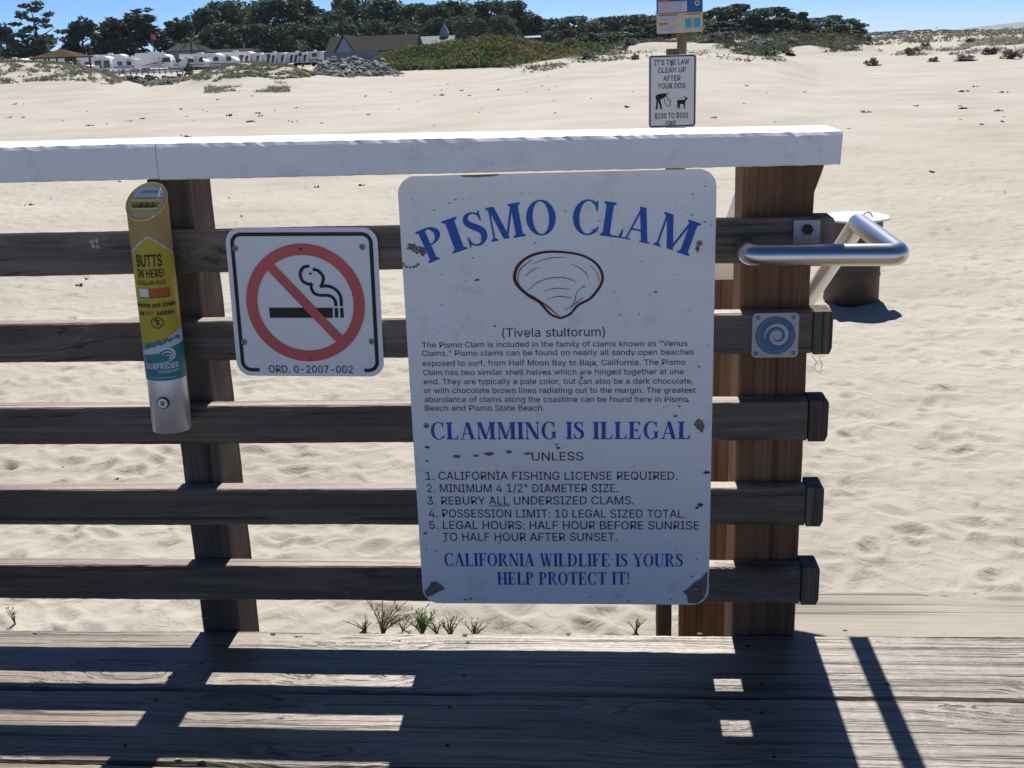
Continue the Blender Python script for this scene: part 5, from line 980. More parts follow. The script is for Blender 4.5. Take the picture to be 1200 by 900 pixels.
# palms
PALM = foliage('palm_leaves', (.035,.05,.02), (.06,.075,.03), (.09,.10,.045), 1)
def palm(px, ytop, Yd, label):
    p = at(px, ytop, Yd); g = gz(p[0], Yd); h = p[2]-g; t_ = thing('palm_tree', label, 'palm tree', (p[0], Yd, g), (0,0,random.uniform(0,6)), 'small palms near the brown building')
    b = MB(); b.tube([(0,0,-.5),(.08,0,h*.4),(.05,0,h*.72)], [.28,.2,.17], 8); b.build('trunk', BARK, t_)
    b = MB(); r = random.Random(px)
    for k in range(30):
        a = r.uniform(0,6.28); up = r.uniform(-.2,1.2); L_ = h*r.uniform(.32,.42); pts = []
        for j in range(6):
            s_ = j/5; rr_ = L_*s_*math.cos(up)*(1-.1*s_); z = h*.72+L_*(s_*math.sin(up)-.55*s_*s_); pts.append((rr_*math.cos(a), rr_*math.sin(a), z))
        for j in range(5):
            wd = .22*(1-abs(j-2)/4); p0, p1 = pts[j], pts[j+1]; n_ = (-math.sin(a)*wd, math.cos(a)*wd)
            b.add([(p0[0]+n_[0],p0[1]+n_[1],p0[2]-.12),p0,p1,(p1[0]+n_[0],p1[1]+n_[1],p1[2]-.12)], [(0,1,2,3)]); b.add([(p0[0]-n_[0],p0[1]-n_[1],p0[2]-.12),p0,p1,(p1[0]-n_[0],p1[1]-n_[1],p1[2]-.12)], [(0,1,2,3)])
    b.build('crown', PALM, t_)
palm(222,36,222,'slim palm left of the grey roofed house'); palm(352,41,222,'palm at the left end of the long brown building'); palm(411,35,224,'palm behind the blue gable of the brown building'); palm(457,39,224,'palm behind the right part of the brown roof')

# ------------------------------------------------------------------ far buildings
def bx_at(x0, x1, ytop, ybot, Yd):
    a = at((x0+x1)/2, ytop, Yd); l = at(x0, ytop, Yd); r = at(x1, ytop, Yd); return l[0], r[0], a[2], min(at((x0+x1)/2, ybot, Yd)[2], SAND_Z+.2)
ROOFB = plain('brown_shingle_roof', (.042,.035,.031), .95, 0, .3, 1.5, spec=.05); WALLB = plain('grey_blue_wall', (.11,.14,.17), .8, 0, .15, .6); GABLE = plain('pale_blue_gable', (.22,.28,.34), .8, 0, .1, .5)
GLASS = plain('dark_window_glass', (.02,.025,.03), .15, 0, .2, 2, spec=.5); WTRIM = plain('white_trim', (.7,.7,.7), .6)
WALLT = plain('tan_wall', (.20,.175,.14), .8, 0, .15, .6)
def house(name, label, x0, x1, yridge, yeave, Yd, depth, roofm, wallm, wins=4, hip=0.0):
    a, c, zr, zb = bx_at(x0, x1, yridge, 80, Yd); ze = at((x0+x1)/2, yeave, Yd)[2]; cxx = (a+c)/2; L_ = (c-a)/2
    t_ = thing(name, label, 'building', (cxx, Yd+depth/2, SAND_Z)); zr -= SAND_Z; ze -= SAND_Z; hd_ = depth/2
    b = MB(); b.box(-L_*.96, L_*.96, -hd_*.92, hd_*.92, 0, ze); b.build('wall', wallm, t_)
    b = MB(); k = hip*L_; e = .25
    b.add([(-L_,-hd_,ze-.12),(L_,-hd_,ze-.12),(L_,hd_,ze-.12),(-L_,hd_,ze-.12),(-L_+k,0,zr),(L_-k,0,zr),(-L_,-hd_,ze+.08),(L_,-hd_,ze+.08),(L_,hd_,ze+.08),(-L_,hd_,ze+.08)],
          [(3,2,1,0),(0,1,7,6),(1,2,8,7),(2,3,9,8),(3,0,6,9),(6,7,5,4),(8,9,4,5),(7,8,5),(9,6,4)]); b.build('roof', roofm, t_)
    for i in range(wins):
        x = -L_*.8+1.6*L_*i/max(1, wins-1)-.5; f = MB(); f.box(x-.08, x+1.18, -hd_*.92-.05, -hd_*.92+.01, ze*.42, ze*.85); fo = f.build('window', WTRIM, t_)
        g = MB(); g.box(x, x+1.1, -hd_*.92-.08, -hd_*.92-.052, ze*.45, ze*.82); g.build('pane', GLASS, fo)
    return t_, L_, hd_, ze, zr
t_, L_, hd_, ze, zr = house('long_building', 'long low brown roofed building with pale blue gable behind the grey rocks', 379, 486, 41.5, 60, 205, 11, ROOFB, WALLB, 7)
gx = at(405,50,205)[0]-t_.location[0]; gw = 11*207/FPX*.92*1.0
b = MB(); b.prism([(gx-gw,0),(gx+gw,0),(gx+gw,ze+.05),(gx,zr-.15),(gx-gw,ze+.05)], 1, -hd_-1.4, -hd_*.5); b.build('gable_wall', GABLE, t_)
b = MB(); b.prism([(gx-gw-.25,ze-.05),(gx,zr-.03),(gx+gw+.25,ze-.05),(gx+gw+.25,ze+.15),(gx,zr+.2),(gx-gw-.25,ze+.15)], 1, -hd_-1.7, -.2); b.build('gable_roof', ROOFB, t_)
b = MB(); b.box(gx-.6, gx+.6, -hd_-1.46, -hd_-1.39, ze*.5, ze*.98); f = b.build('window', WTRIM, t_); b = MB(); b.box(gx-.5, gx+.5, -hd_-1.5, -hd_-1.462, ze*.53, ze*.95); b.build('pane', GLASS, f)
t_, L_, hd_, ze, zr = house('steeple_building', 'blue grey building with a small white steeple at the edge of the green bank', 486, 530, 42, 52, 214, 9, plain('blue_grey_roof', (.07,.09,.115), .8, 0, .2, 1), GABLE, 3)
sx_ = at(517,40,214)[0]-t_.location[0]; zs = at(517,31,214)[2]-SAND_Z
b = MB(); b.box(sx_-.75, sx_+.75, -.75, .75, ze, zs-1.1); b.add([(sx_-.85,-.85,zs-1.1),(sx_+.85,-.85,zs-1.1),(sx_+.85,.85,zs-1.1),(sx_-.85,.85,zs-1.1),(sx_,0,zs+.7)], [(3,2,1,0),(0,1,4),(1,2,4),(2,3,4),(3,0,4)]); b.build('steeple', GABLE, t_)
house('grey_house', 'small house with grey hipped roof behind the campers', 192, 230, 51, 60, 226, 9, plain('grey_shingle_roof', (.045,.05,.06), .95, 0, .25, 1, spec=.05), WALLT, 3, .4)
house('brown_house', 'low house with brown roof right of the grey roofed house', 232, 292, 57.5, 61, 228, 9, ROOFB, WALLT, 4, .2)
house('blue_kiosk', 'small blue flat-roofed hut on the green bank', 614, 634, 42, 44.5, 172, 3.0, plain('dark_blue_roof', (.03,.05,.09), .6), plain('blue_hut_wall', (.02,.07,.16), .6), 1, .1)
# picnic shelter
a, c, za, zb_ = bx_at(34, 89, 57.5, 84, 192); cxx = (a+c)/2; L_ = (c-a)/2; ze = at(62,68,192)[2]-SAND_Z; za -= SAND_Z
t_ = thing('picnic_shelter', 'open picnic shelter with brown pyramid roof on posts at left', 'shelter', (cxx, 195, SAND_Z))
b = MB(); b.add([(-L_,-3.4,ze-.1),(L_,-3.4,ze-.1),(L_,3.4,ze-.1),(-L_,3.4,ze-.1),(-L_,-3.4,ze+.12),(L_,-3.4,ze+.12),(L_,3.4,ze+.12),(-L_,3.4,ze+.12),(0,0,za)], [(3,2,1,0),(0,1,5,4),(1,2,6,5),(2,3,7,6),(3,0,4,7),(4,5,8),(5,6,8),(6,7,8),(7,4,8)]); b.build('roof', plain('tan_shingle_roof', (.085,.05,.025), .95, 0, .3, 1.5, spec=.05), t_)
for x in (-.9,-.42,.1,.55,.9):
    for y in (-2.8, 2.8):
        if abs(x) < .85 and y > 0: continue
        b = MB(); b.box(x*L_-.14, x*L_+.14, y-.14, y+.14, 0, ze-.1); b.build('post', plain('dark_post', (.06,.06,.065), .7) if 'DP' not in globals() else DP, t_)
        DP = bpy.data.materials['dark_post']
# flag
p = at(177.5, 43, 205); g = SAND_Z; t_ = thing('flag_pole', 'thin pole with a small pink flag before the broad cypress', 'flag', (p[0], 205, g))
b = MB(); b.tube([(0,0,0),(0,0,p[2]-g+.6)], .04, 8); b.build('pole', plain('grey_pole', (.3,.3,.3), .5), t_)
b = MB(); hh = p[2]-g
V = [(.05+i*.14, .08*math.sin(i*1.2), hh+.5-j*.22-i*.05) for i in range(6) for j in range(5)]; b.add(V, [(i*5+j, i*5+j+1, (i+1)*5+j+1, (i+1)*5+j) for i in range(5) for j in range(4)]); fo = b.build('flag', plain('pink_flag', (.55,.10,.22), .7), t_); fo.modifiers.new('thick', 'SOLIDIFY').thickness = .01
# fences among the campers
def slat_fence(name, label, x0, x1, yt, Yd, mat, rails, posts, solid=False):
    a = at(x0, yt, Yd); c = at(x1, yt, Yd); z0 = SAND_Z; h = (a[2]+c[2])/2-z0; t_ = thing(name, label, 'fence', ((a[0]+c[0])/2, Yd, z0)); L_ = (c[0]-a[0])/2
    if solid: b = MB(); b.box(-L_, L_, -.05, .05, -.3, h); b.build('panel', mat, t_)
    else:
        for k in range(rails): b = MB(); z = h*(k+.75)/rails; b.box(-L_, L_, -.04, .04, z-.09, z+.09); b.build('rail', mat, t_)
    for k in range(posts): b = MB(); x = -L_+2*L_*k/(posts-1); b.box(x-.1, x+.1, -.1, .1, -.3, h+.12); b.build('post', mat, t_)
slat_fence('board_fence', 'grey blue board fence below the long brown building', 380, 442, 60.5, 196, plain('grey_blue_fence', (.13,.17,.21), .8, 0, .2, 1), 0, 9, True)
slat_fence('rail_fence', 'low white rail fence in front of the campers', 112, 214, 81.5, 186, plain('white_fence_paint', (.34,.37,.41), .7), 2, 16)

# ------------------------------------------------------------------ campers
CAMPW = plain('camper_white', (.86,.86,.86), .4, 0, .04, .5); STRIPE = plain('camper_dark_stripe', (.03,.04,.07), .4); TYRE = plain('black_tyre', (.02,.02,.02), .9); BLUEST = plain('camper_blue_stripe', (.05,.10,.22), .4)
def camper(x0, x1, yt, Yd, label, wins, swoosh=0, slide=False, nose=True, name='camper', h=None):
    a = at(x0, yt, Yd); c = at(x1, yt, Yd); g = SAND_Z; L_ = (c[0]-a[0])/2; H = (a[2]+c[2])/2-g; t_ = thing(name, label, 'camper', ((a[0]+c[0])/2, Yd, g), group='white campers parked in a row behind the dunes')
    D_ = 1.25; fl = .75; cb = min(1.2, L_*.35) if nose else .12
    b = MB(); b.prism([(-L_,fl),(L_-.05,fl),(L_,fl+.9),(L_-cb*.35,H-.35),(L_-cb,H-.05),(-L_+.2,H-.05),(-L_,H-.3)], 1, -D_, D_); b.build('body', CAMPW, t_, bevel=.06)
    b = MB(); b.box(-L_*.2, L_*.05, -.4, .4, H-.06, H+.22); b.build('roof_unit', WTRIM, t_, bevel=.04)
    for wx, ww, wz, wh in wins:
        b = MB(); x = wx*L_; b.box(x-ww/2-.05, x+ww/2+.05, -D_-.035, -D_+.01, wz-.05, wz+wh+.05); f = b.build('window', plain('window_rubber', (.05,.05,.05), .6) if 'window_rubber' not in bpy.data.materials else bpy.data.materials['window_rubber'], t_)
        b = MB(); b.box(x-ww/2, x+ww/2, -D_-.05, -D_-.037, wz, wz+wh); b.build('pane', GLASS, f)
    s = Shape()
    if swoosh == 1: s.stroke([(-L_*.5,1.2),(L_*.1,1.55),(L_*.5,1.9),(L_*.85,2.5)], [.06,.22,.3,.05]); s.stroke([(-L_*.2,1.05),(L_*.3,1.3),(L_*.75,1.8)], [.04,.16,.04])
    elif swoosh == 2:
        for k in (-.62,-.2,.22,.64): s.poly([(k*L_-.25,fl+.15),(k*L_+.18,fl+.15),(k*L_+.62,H-.5),(k*L_+.05,H-.5)])
    else: s.rect(-L_*.95, fl+.35, L_*.9, fl+.52)
    art('stripe', s, STRIPE if swoosh else BLUEST, t_, -D_-.012)
    for wx in ((-.45,-.25) if L_ > 3 else (-.2,)):
        b = MB(); b.prism([(wx*L_+.36*math.cos(k*.3927), .36+.36*math.sin(k*.3927)) for k in range(16)], 1, -D_+.02, -D_+.3); b.build('wheel', TYRE, t_)
    if slide: b = MB(); b.box(-L_*.55, -L_*.05, -D_-.4, -D_-.06, fl+.35, H-.45); b.build('slide_out', CAMPW, t_, bevel=.04)
    b = MB(); dx = L_*.42; b.box(dx-.36, dx+.36, -D_-.03, -D_+.01, fl+.1, fl+1.95); b.build('door', plain('camper_door', (.62,.63,.66), .5) if 'camper_door' not in bpy.data.materials else bpy.data.materials['camper_door'], t_)
    return t_
W1 = [(-.6,1.0,1.75,.6),(.1,1.1,1.75,.6),(.75,.8,1.75,.6)]
camper(3, 34, 68.5, 214, 'white camper cut by the left edge beside the picnic shelter', [(-.3,1,1.6,.6),(.5,.8,1.6,.6)], 0)
camper(54, 113, 76.5, 200, 'low white trailer parked under and right of the picnic shelter', [(-.5,.9,1.1,.4),(.3,.8,1.1,.4)], 0, nose=True)
camper(92, 133, 66, 212, 'white motorhome with two tall dark windows below the small bushy cypress', [(.22,1.1,1.1,1.3),(.72,1.0,1.1,1.25),(-.4,.8,1.7,.5)], 0, name='motorhome')
camper(134, 161, 68.5, 208, 'short white trailer between the dark windowed motorhome and the swoosh striped one', [(-.35,.8,1.5,.6),(.45,.8,1.5,.6)], 0, nose=False)
camper(155, 203, 64, 214, 'big white camper with curved dark swoosh stripes left of the low trailer', [(-.7,.9,1.9,.6),(.75,1.4,1.8,.7)], 1)
camper(204, 244, 68.5, 206, 'low white trailer right of the swoosh striped camper', [(-.6,.9,1.6,.6),(.1,1,1.6,.6),(.7,.7,1.6,.6)], 0, True)
camper(212, 262, 62.5, 221, 'long white camper roof showing behind the low white trailer', W1, 0)
camper(245, 279, 66.5, 209, 'plain white camper left of the striped campers', [(-.4,.9,1.7,.6),(.5,.8,1.7,.6)], 0)
camper(277, 308, 62, 216, 'first slant striped camper from the left, behind the sandy dune', [(-.5,.7,2,.5)], 2, nose=False)
camper(310, 336, 61.5, 217, 'second slant striped camper from the left, behind the sandy dune', [(-.5,.6,2,.5)], 2, nose=False)
camper(337, 362, 61, 218, 'third slant striped camper, next to the plain end camper', [(.3,.6,2,.5)], 2, nose=False)
camper(360, 380, 60, 219, 'short white camper at the right end of the row near the brown building', [(0,.8,1.8,.6)], 0, nose=False)
camper(112, 150, 63.5, 226, 'white camper roof showing behind the dark windowed motorhome and the short trailer', [(-.5,.9,1.8,.6),(.4,.9,1.8,.6)], 0)
camper(160, 198, 61.5, 228, 'white camper roof showing above the swoosh striped camper', [(-.5,.9,1.8,.6),(.4,.9,1.8,.6)], 0, nose=False)
camper(36, 72, 66, 222, 'white camper partly hidden behind the roof posts of the picnic shelter', [(-.4,.9,1.7,.6),(.5,.8,1.7,.6)], 0, nose=False)
camper(256, 300, 60.5, 227, 'white camper roof behind the plain white camper and first slant striped one', [(-.5,.9,1.8,.6),(.4,.9,1.8,.6)], 0)
# parked white pickup by the steeple building
def pickup(x, y, Yd, label):
    p = at(x, y, Yd); g = max(gz(p[0], Yd), p[2]-1.7); t_ = thing('parked_car', label, 'car', (p[0], Yd, g))
    b = MB(); b.prism([(-2.4,.45),(2.4,.45),(2.45,.95),(1.3,1.1),(.75,1.65),(-.7,1.65),(-.85,1.1),(-2.4,1.05)], 1, -.85, .85); b.build('body', CAMPW, t_, bevel=.05)
    b = MB(); b.prism([(1.15,1.12),(.7,1.56),(-.62,1.56),(-.72,1.12)], 1, -.87, .87); b.build('window', GLASS, t_)
    for wx in (-1.5, 1.5):
        for y0 in (-.87, .65): b = MB(); b.prism([(wx+.36*math.cos(k*.3927), .36+.36*math.sin(k*.3927)) for k in range(16)], 1, y0, y0+.22); b.build('wheel', TYRE, t_)
pickup(492, 58, 190, 'white car parked on the green bank beside the steeple building')

# ------------------------------------------------------------------ rocks
ROCKL = plain('pale_grey_rock', (.27,.26,.25), .9, 0, .5, 1.2, .6, 4); ROCKD = plain('dark_grey_rock', (.065,.062,.06), .9, 0, .35, 1.2, .6, 4)
def boulder_mesh(seed, mat):
    rng = np.random.default_rng(seed); b = MB(); b.lathe([(.01,-.5)]+[(.5*math.sin(math.pi*k/7), -.5*math.cos(math.pi*k/7)) for k in range(1,7)]+[(.01,.5)], 9)
    V = np.array(b.v); nrm = rng.normal(size=(9,3)); nrm /= np.linalg.norm(nrm,axis=1)[:,None]
    for q in nrm: d = V@q; lim = .28+.14*rng.random(); V -= np.outer(np.clip(d-lim, 0, None), q)
    o = mesh_obj('boulder', V, b.f, mat); return o
BP = [boulder_mesh(k, ROCKL) for k in range(3)]+[boulder_mesh(k+7, ROCKD) for k in range(3)]; used = set()
def rock(x, y, Yd, wpx, k, label, group):
    if k in used: o = BP[k].copy(); COL.objects.link(o)
    else: o = BP[k]; used.add(k)
    p = at(x, y, Yd); s = wpx*(Yd-CAM[1])/FPX; o.location = (p[0], Yd, p[2]); o.scale = (s*1.15, s, s*random.uniform(.6,.85)); o.rotation_euler = (random.uniform(-.4,.4), random.uniform(-.4,.4), random.uniform(0,6)); tag(o, label, 'rock', group)
rr = random.Random(12)
for i in range(140):                               # revetment under the brown building
    t = rr.random(); x = 372+84*t; top = 68+3*abs(t-.5); y = rr.uniform(top, 91-4*t); Yd = 142-(y-67)*1.05
    rock(x, y, Yd, rr.choice((3,4,5,6,8,10)), rr.randrange(3), 'pale grey boulder in the rock pile below the long brown building', 'pale boulders below the brown building')
for i in range(130):
    t = rr.random(); x = 138+88*t; y = rr.uniform(90-6*max(0, t-.6)*2, 107-8*abs(t-.4)); Yd = 134-(y-88)*1.85
    rock(x, y, Yd, rr.choice((3,4,5,7,9)), 3+rr.randrange(3), 'dark boulder in the gap between the two grassy dunes', 'dark boulders between the dunes')
# the slopes the boulders lie on
BANKM = plain('dark_gravel_bank', (.05,.048,.042), .95, 0, .5, 1.5, .8, 6)
def bank(top, foot, Yt, Yf, mat, label):
    vs = []; fs = []; rows = 14; K = 8
    def fine(l): return [(l[i][0]+(l[i+1][0]-l[i][0])*k/K, l[i][1]+(l[i+1][1]-l[i][1])*k/K) for i in range(len(l)-1) for k in range(K)]+[l[-1]]
    top, foot = fine(top), fine(foot); n = len(top); r0 = random.Random(n)
    for j in range(rows+2):
        for (xa, ya), (xb, yb) in zip(top, foot):
            p = at(xa, ya, Yt); q = at(xb, yb, Yf); t = min(1, j/rows); v = p*(1-t)+q*t-np.array([0,0,.3])+np.array([r0.uniform(-.3,.3), r0.uniform(-.4,.4), r0.uniform(-.32,.32) if 0 < j < rows else -.15])
            if j == rows+1: v = np.array([p[0], Yt+6, SAND_Z-.5])
            vs.append(tuple(v))
    for j in range(rows):
        for i in range(n-1): fs.append((j*n+i, (j+1)*n+i, (j+1)*n+i+1, j*n+i+1))
    for i in range(n-1): fs.append((i, i+1, (rows+1)*n+i+1, (rows+1)*n+i))
    return tag(mesh_obj('rocky_bank', vs, fs, mat, None, False), label, 'ground', kind='structure')
bank([(368,76),(385,70),(405,69),(430,69),(455,74),(468,82)], [(364,92),(385,93),(405,92),(430,91),(455,90),(475,88)], 140, 116, BANKM, 'rocky slope under the pale boulders')
bank([(136,90),(160,89),(185,88),(210,86),(235,82),(255,80)], [(136,108),(160,110),(185,110),(210,108),(235,104),(255,100)], 132, 97, BANKM, 'rocky slope under the dark boulders')

# ------------------------------------------------------------------ dune plants
def scatter_on(poly_px, Yr, n, seed, dens=None):
    """ground points inside a picture-region of the far dunes (random image column and distance, dropped onto the ground)"""
    rng = np.random.default_rng(seed); out = []
    x0, x1 = poly_px; Y = rng.uniform(Yr[0], Yr[1], n*3); px = rng.uniform(x0, x1, n*3)
    dirx = np.array([(ray(p, 60)[0]/ray(p, 60)[1]) for p in (x0, x1)]); u = dirx[0]+(dirx[1]-dirx[0])*(px-x0)/(x1-x0)
    X = u*(Y-CAM[1]); Z = ground(X, Y, False); return X, Y, Z
def tufts(name, X, Y, Z, size, mat, label, blades=9, seed=1, flat=.0, tall=1.0):
    rng = np.random.default_rng(seed); C_ = np.stack([X, Y, Z], 1); P = np.repeat(C_, blades, 0); n = len(P)
    s = np.repeat(size*(.5+rng.random(len(C_))), blades); off = rng.normal(size=(n,3))*np.array([.38,.38,.16]); off[:,2] = np.abs(off[:,2])*2.4*tall+.04
    P = P+off*s[:,None]; V, Q = leaves(P, .22*size, rng, flat, 1.4); o = np_obj(name, V, Q, mat); return tag(o, label, 'plants', kind='stuff')
DUNEG = foliage('dune_plant_leaves', (.12,.135,.09), (.19,.20,.14), (.28,.265,.20), .6); ICE = foliage('ice_plant_leaves', (.06,.085,.028), (.095,.125,.040), (.20,.12,.05), .16); ICE2 = foliage('ice_plant_rusty', (.12,.11,.035), (.21,.125,.055), (.25,.16,.085), .2)
def keep(X, Y, Z, hmin, noise_s, thr, seed):
    k = (Z > SAND_Z+hmin) & (vnoise(X/noise_s, Y/noise_s, seed)+.5*vnoise(X*2.7/noise_s, Y*2.7/noise_s, seed+1) > thr); return X[k], Y[k], Z[k]
X, Y, Z = scatter_on((-500,165), (92,122), 8200, 1); tufts('dune_grass', *keep(X, Y, Z, .6, .9, .05, 31), .25, DUNEG, 'grey green plants sprinkled over the left dune')
X, Y, Z = scatter_on((205,400), (96,124), 3600, 2); tufts('dune_grass', *keep(X, Y, Z, .5, .9, .05, 33), .24, DUNEG, 'grey green plants sprinkled over the second dune', seed=2)
X, Y, Z = scatter_on((235,335), (78,92), 420, 7); tufts('dune_grass', *keep(X, Y, Z, -.5, 2, .12, 35), .22, DUNEG, 'grey green plants at the foot of the second dune', seed=12)
X, Y, Z = scatter_on((480,1000), (78,112), 1000, 3); tufts('dune_grass', *keep(X, Y, Z, .8, 4, .18, 37), .3, DUNEG, 'thin plants along the middle sand rise', seed=3)
X, Y, Z = scatter_on((1030,1500), (100,190), 7000, 4); tufts('dune_grass', *keep(X, Y, Z, .35, 5, -.02, 39), .36, foliage('dry_dune_plants', (.163,.144,.125), (.250,.225,.188), (.338,.312,.250), .5), 'dry plants on the right hand hummocks', seed=4)
X, Y, Z = scatter_on((1000,1500), (240,520), 1600, 5); tufts('dune_grass', *keep(X, Y, Z, -1, 14, .10, 41), 1.1, foliage('far_dune_plants', (.14,.13,.10), (.20,.19,.14), (.25,.24,.18), .3), 'thin cover of plants on the far right dunes', seed=5)
X, Y, Z = scatter_on((432,700), (132,178), 6500, 6); tufts('ice_plant_cover', *keep(X, Y, Z, .2, 9, -.32, 43), .62, ICE, 'green ice plant covering the bank behind the sand', 9, 6, .3)
X, Y, Z = scatter_on((440,690), (133,170), 2600, 8); tufts('ice_plant_cover', *keep(X, Y, Z, .25, 6, .06, 45), .6, ICE2, 'rusty red patches in the ice plant bank', 9, 8, .3)
X, Y, Z = scatter_on((690,1010), (170,235), 2600, 9); tufts('ice_plant_cover', *keep(X, Y, Z, .3, 10, -.05, 47), .8, foliage('low_scrub_leaves', (.05,.065,.035), (.085,.10,.05), (.13,.135,.075), .3), 'low scrub on the foot of the wooded dune', 9, 9, .2)
X, Y, Z = scatter_on((690,1010), (132,172), 3000, 19); tufts('low_scrub', *keep(X, Y, Z, .6, 5, -.04, 57), .5, foliage('mixed_scrub_leaves', (.07,.085,.05), (.12,.13,.085), (.17,.165,.12), .25), 'patchy grey green scrub on the sand behind the signs', 9, 19, .2)
# single shrubs
def shrub_proto(seed, mat, w=2.0, h=1.2):
    rng = np.random.default_rng(seed); P = []
    for i in range(26):
        t = rng.random(); z = h*(.05+.8*t); rr_ = w*.42*math.sqrt(1-(t*.9)**2)*rng.random()**.5; a = rng.random()*6.28; d = rng.normal(size=(34,3)); d /= np.linalg.norm(d,axis=1)[:,None]; P.append(np.array([rr_*math.cos(a), rr_*math.sin(a), z])+d*w*.12*rng.random((34,1))**.4)
    V, Q = leaves(np.concatenate(P), w*.045, rng, .1, 1.3); return np_obj('shrub', V, Q, mat)
SG = foliage('green_shrub_leaves', (.055,.08,.032), (.09,.12,.05), (.13,.155,.07), 1); SB = foliage('brown_shrub_leaves', (.131,.116,.109), (.203,.181,.167), (.261,.239,.217), 1); SS = foliage('silver_shrub_leaves', (.132,.156,.138), (.204,.234,.204), (.264,.288,.252), 1)
SP = {'g': shrub_proto(1, SG), 'b': shrub_proto(2, SB), 's': shrub_proto(3, SS)}; su = set()
SHR = [(665,68,34,13,150,'b','greyish brown shrub mound at the foot of the green bank'),(643,66,18,9,152,'b','small brown shrub left of the greyish mound at the bank foot'),(682,48,30,11,165,'g','round bright green shrub on top of the bank right of the blue hut'),
 (690,76,28,10,94,'s','silver green shrub on the middle sand rise left of the dog sign'),(745,80,14,8,84,'s','small silver plant on the sand just left of the dog sign'),(737,55,22,10,150,'s','blue grey shrub behind the sand rise left of the notice board'),
 (762,42,14,8,190,'g','green shrub just left of the notice board bottom'),(710,55,24,8,158,'g','dark green shrub between the greyish mound and the blue grey shrub'),(872,64,34,7,100,'s','pale shrub lying low on the sand right of the dog sign'),(900,65,50,8,98,'g','long green shrub on the sand right of the signs'),
 (925,50,40,12,160,'b','brown shrub below the dark thicket'),(890,52,50,14,158,'s','grey green shrub at the foot of the thicket right of the notice board'),(845,55,40,14,150,'b','dark brown shrub right behind the notice board post'),
 (1022,70,22,6,98,'g','single bright green plant on the open sand at right'),(1070,60,36,13,118,'b','dark brown shrub on the left hummock at right'),(1085,52,24,9,128,'b','brown shrub on top of the left hummock at right'),
 (1130,66,44,10,104,'s','grey green shrub at the foot of the right hummocks'),(1095,68,22,7,104,'s','small grey shrub left of the hummock foot shrub'),(1185,66,36,16,104,'b','brown shrub on the hummock at the right edge'),(1160,60,30,12,112,'b','brown shrub between the two right hummocks'),(1140,46,40,6,190,'g','flat green plants on the sand behind the right hummocks'),
 (222,82,14,13,178,'g','dark bush in front of the low white trailer'),(270,78,18,9,176,'b','brown bush in front of the plain white camper'),(1015,47,20,9,220,'g','last low bush at the right tip of the dark thicket'),(505,45,26,8,186,'g','green bush on the bank right below the steeple'),(535,44,22,8,180,'g','rounded green bush right of the steeple building')]
for x, y, wpx, hpx, Yd, k, lab in SHR:
    if x > 1050: wpx, hpx = wpx*.75, hpx*.7
    if k in su: o = SP[k].copy(); COL.objects.link(o)
    else: o = SP[k]; su.add(k)
    p = at(x, y, Yd); g = gz(p[0], Yd); s = (Yd-CAM[1])/FPX; hh = max(hpx*s, min(p[2]+hpx*s*.5-g, hpx*s*1.7)); o.location = (p[0], Yd, g-.08); o.scale = (wpx*s/2.0, wpx*s/2.4, hh/1.2); o.rotation_euler = (0,0,random.uniform(0,6)); tag(o, lab, 'shrub', 'single shrubs on the dunes')
# the young plants in the sand under the railing
SEA = foliage('beach_plant_leaves', (.10,.15,.045), (.15,.21,.065), (.20,.24,.10), 12); DRY = plain('dry_stem', (.16,.09,.06), .8)
def beach_plant(x, y, hpx, spread, label, seed, dry=.15, n=13):
    p = atz(x, y, SAND_Z+.02); Yd = p[1]; g = gz(p[0], Yd); sc2 = np.linalg.norm(p-CAM)/FPX; h = hpx*sc2; r = random.Random(seed); t_ = thing('beach_plant', label, 'plant', (p[0], Yd, g), group='young plants in the sand under the railing')
    b = MB(); d_ = MB()
    for k in range(n):
        a = r.uniform(0,6.28); ln = r.uniform(.5,1)*h; lean = r.uniform(.1,.8)*spread; pts = [(0,0,-.02)]
        for j in range(1, 6): s_ = j/5; pts.append((lean*ln*s_*math.cos(a)*(.6+.6*s_), lean*ln*s_*math.sin(a)*.6, ln*s_*(1-.15*s_)))
        tgt = d_ if r.random() < dry else b; tgt.tube(pts, [.0032,.003,.0026,.0022,.0018,.0008], 5)
        for j in range(2, 6):
            for q in range(3):
                aa = r.uniform(0,6.28); el = r.uniform(-.1,1.1); L_ = r.uniform(.10,.2)*h; w_ = L_*.11; c0 = np.array(pts[j]); dv = np.array([math.cos(aa)*math.cos(el), math.sin(aa)*math.cos(el), math.sin(el)])*L_; sv = np.array([-math.sin(aa), math.cos(aa), .3])*w_
                tgt.add([c0, c0+dv*.5+sv, c0+dv, c0+dv*.5-sv], [(0,1,2,3)])
    b.build('leaves', SEA, t_)
    if d_.v: d_.build('dry_stems', DRY, t_)
beach_plant(448, 742, 46, 1.5, 'sprawling half dry plant left of the green one under the clam sign', 1, .5, 16)
beach_plant(495, 743, 44, .8, 'bushy green plant below the left half of the clam sign', 2, .05, 20)
beach_plant(528, 743, 38, .7, 'thin green plant right of the bushy one below the clam sign', 3, .1, 9)
beach_plant(428, 740, 22, 1.6, 'low trailing sprig at the left end of the plants below the clam sign', 8, .3, 10)
beach_plant(472, 739, 20, 1.2, 'small low plant between the sprawling plant and the bushy green one', 9, .2, 5)
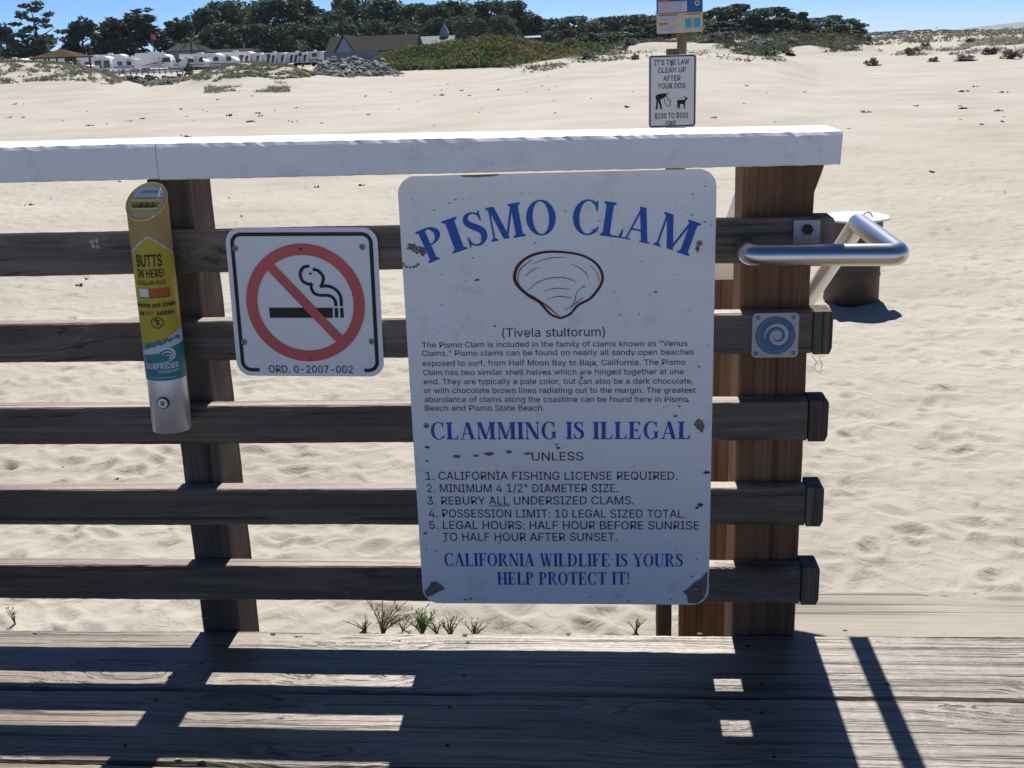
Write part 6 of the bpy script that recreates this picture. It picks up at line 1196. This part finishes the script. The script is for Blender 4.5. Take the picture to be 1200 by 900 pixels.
beach_plant(512, 740, 24, 1.0, 'low green plant between the bushy plant and the thin one', 10, .1, 6)
beach_plant(556, 742, 30, .9, 'small green plant rightmost of the group below the clam sign', 4, .1, 9)
beach_plant(745, 743, 22, .9, 'tiny plant below the right part of the clam sign', 5, .2, 7)
beach_plant(18, 730, 26, .5, 'single thin sprig in the sand at the left edge', 6, .1, 4)
# bits of kelp and litter too many to count
rng = np.random.default_rng(77); V = []; Q = []
X = []; Y = []
Yk = np.concatenate([rng.uniform(3, 14, 60), rng.uniform(14, 60, 200), rng.uniform(60, 95, 60)]); uk = rng.uniform(-.6, .62, len(Yk)); Xk = uk*(Yk-CAM[1]); kk = vnoise(Xk/6, Yk/6, 55) > -.05; Xk, Yk = Xk[kk], Yk[kk]; Zk = ground(Xk, Yk)
C_ = np.repeat(np.stack([Xk, Yk, Zk], 1), 7, 0); sz = np.repeat((.010+.034*rng.random(len(Xk))**2.5)*np.clip(Yk/14, .5, 3.0), 7); C_ = C_+rng.normal(size=C_.shape)*sz[:,None]*np.array([.9,.7,.12])+np.array([0,0,.008])
V, Q = leaves(C_, 1.0, rng, .4, 1.3); V = V.reshape(-1,4,3); cen = V.mean(1, keepdims=True); V = cen+(V-cen)*sz[:,None,None]*.8; tag(np_obj('beach_litter', V.reshape(-1,3), Q, plain('dark_kelp', (.05,.042,.035), .8, 0, .4, 8)), 'dark bits of dried kelp and litter strewn over the sand', 'litter', kind='stuff')
# ------------------------------------------------------------------ thin sea air
hz_ = bpy.data.materials.new('sea_haze'); hz_.use_nodes = True; t = hz_.node_tree; t.nodes.clear(); o_ = t.nodes.new('ShaderNodeOutputMaterial'); pv = t.nodes.new('ShaderNodeVolumePrincipled')
pv.inputs['Color'].default_value = (.72,.84,1,1); pv.inputs['Density'].default_value = HAZE; pv.inputs['Anisotropy'].default_value = .3; t.links.new(pv.outputs[0], o_.inputs['Volume'])
if HAZE > 0:
    b = MB(); b.box(-800, 11000, -60, 13000, -60, 130); tag(b.build('haze', hz_), 'thin pale sea haze over the beach', 'haze', kind='stuff')
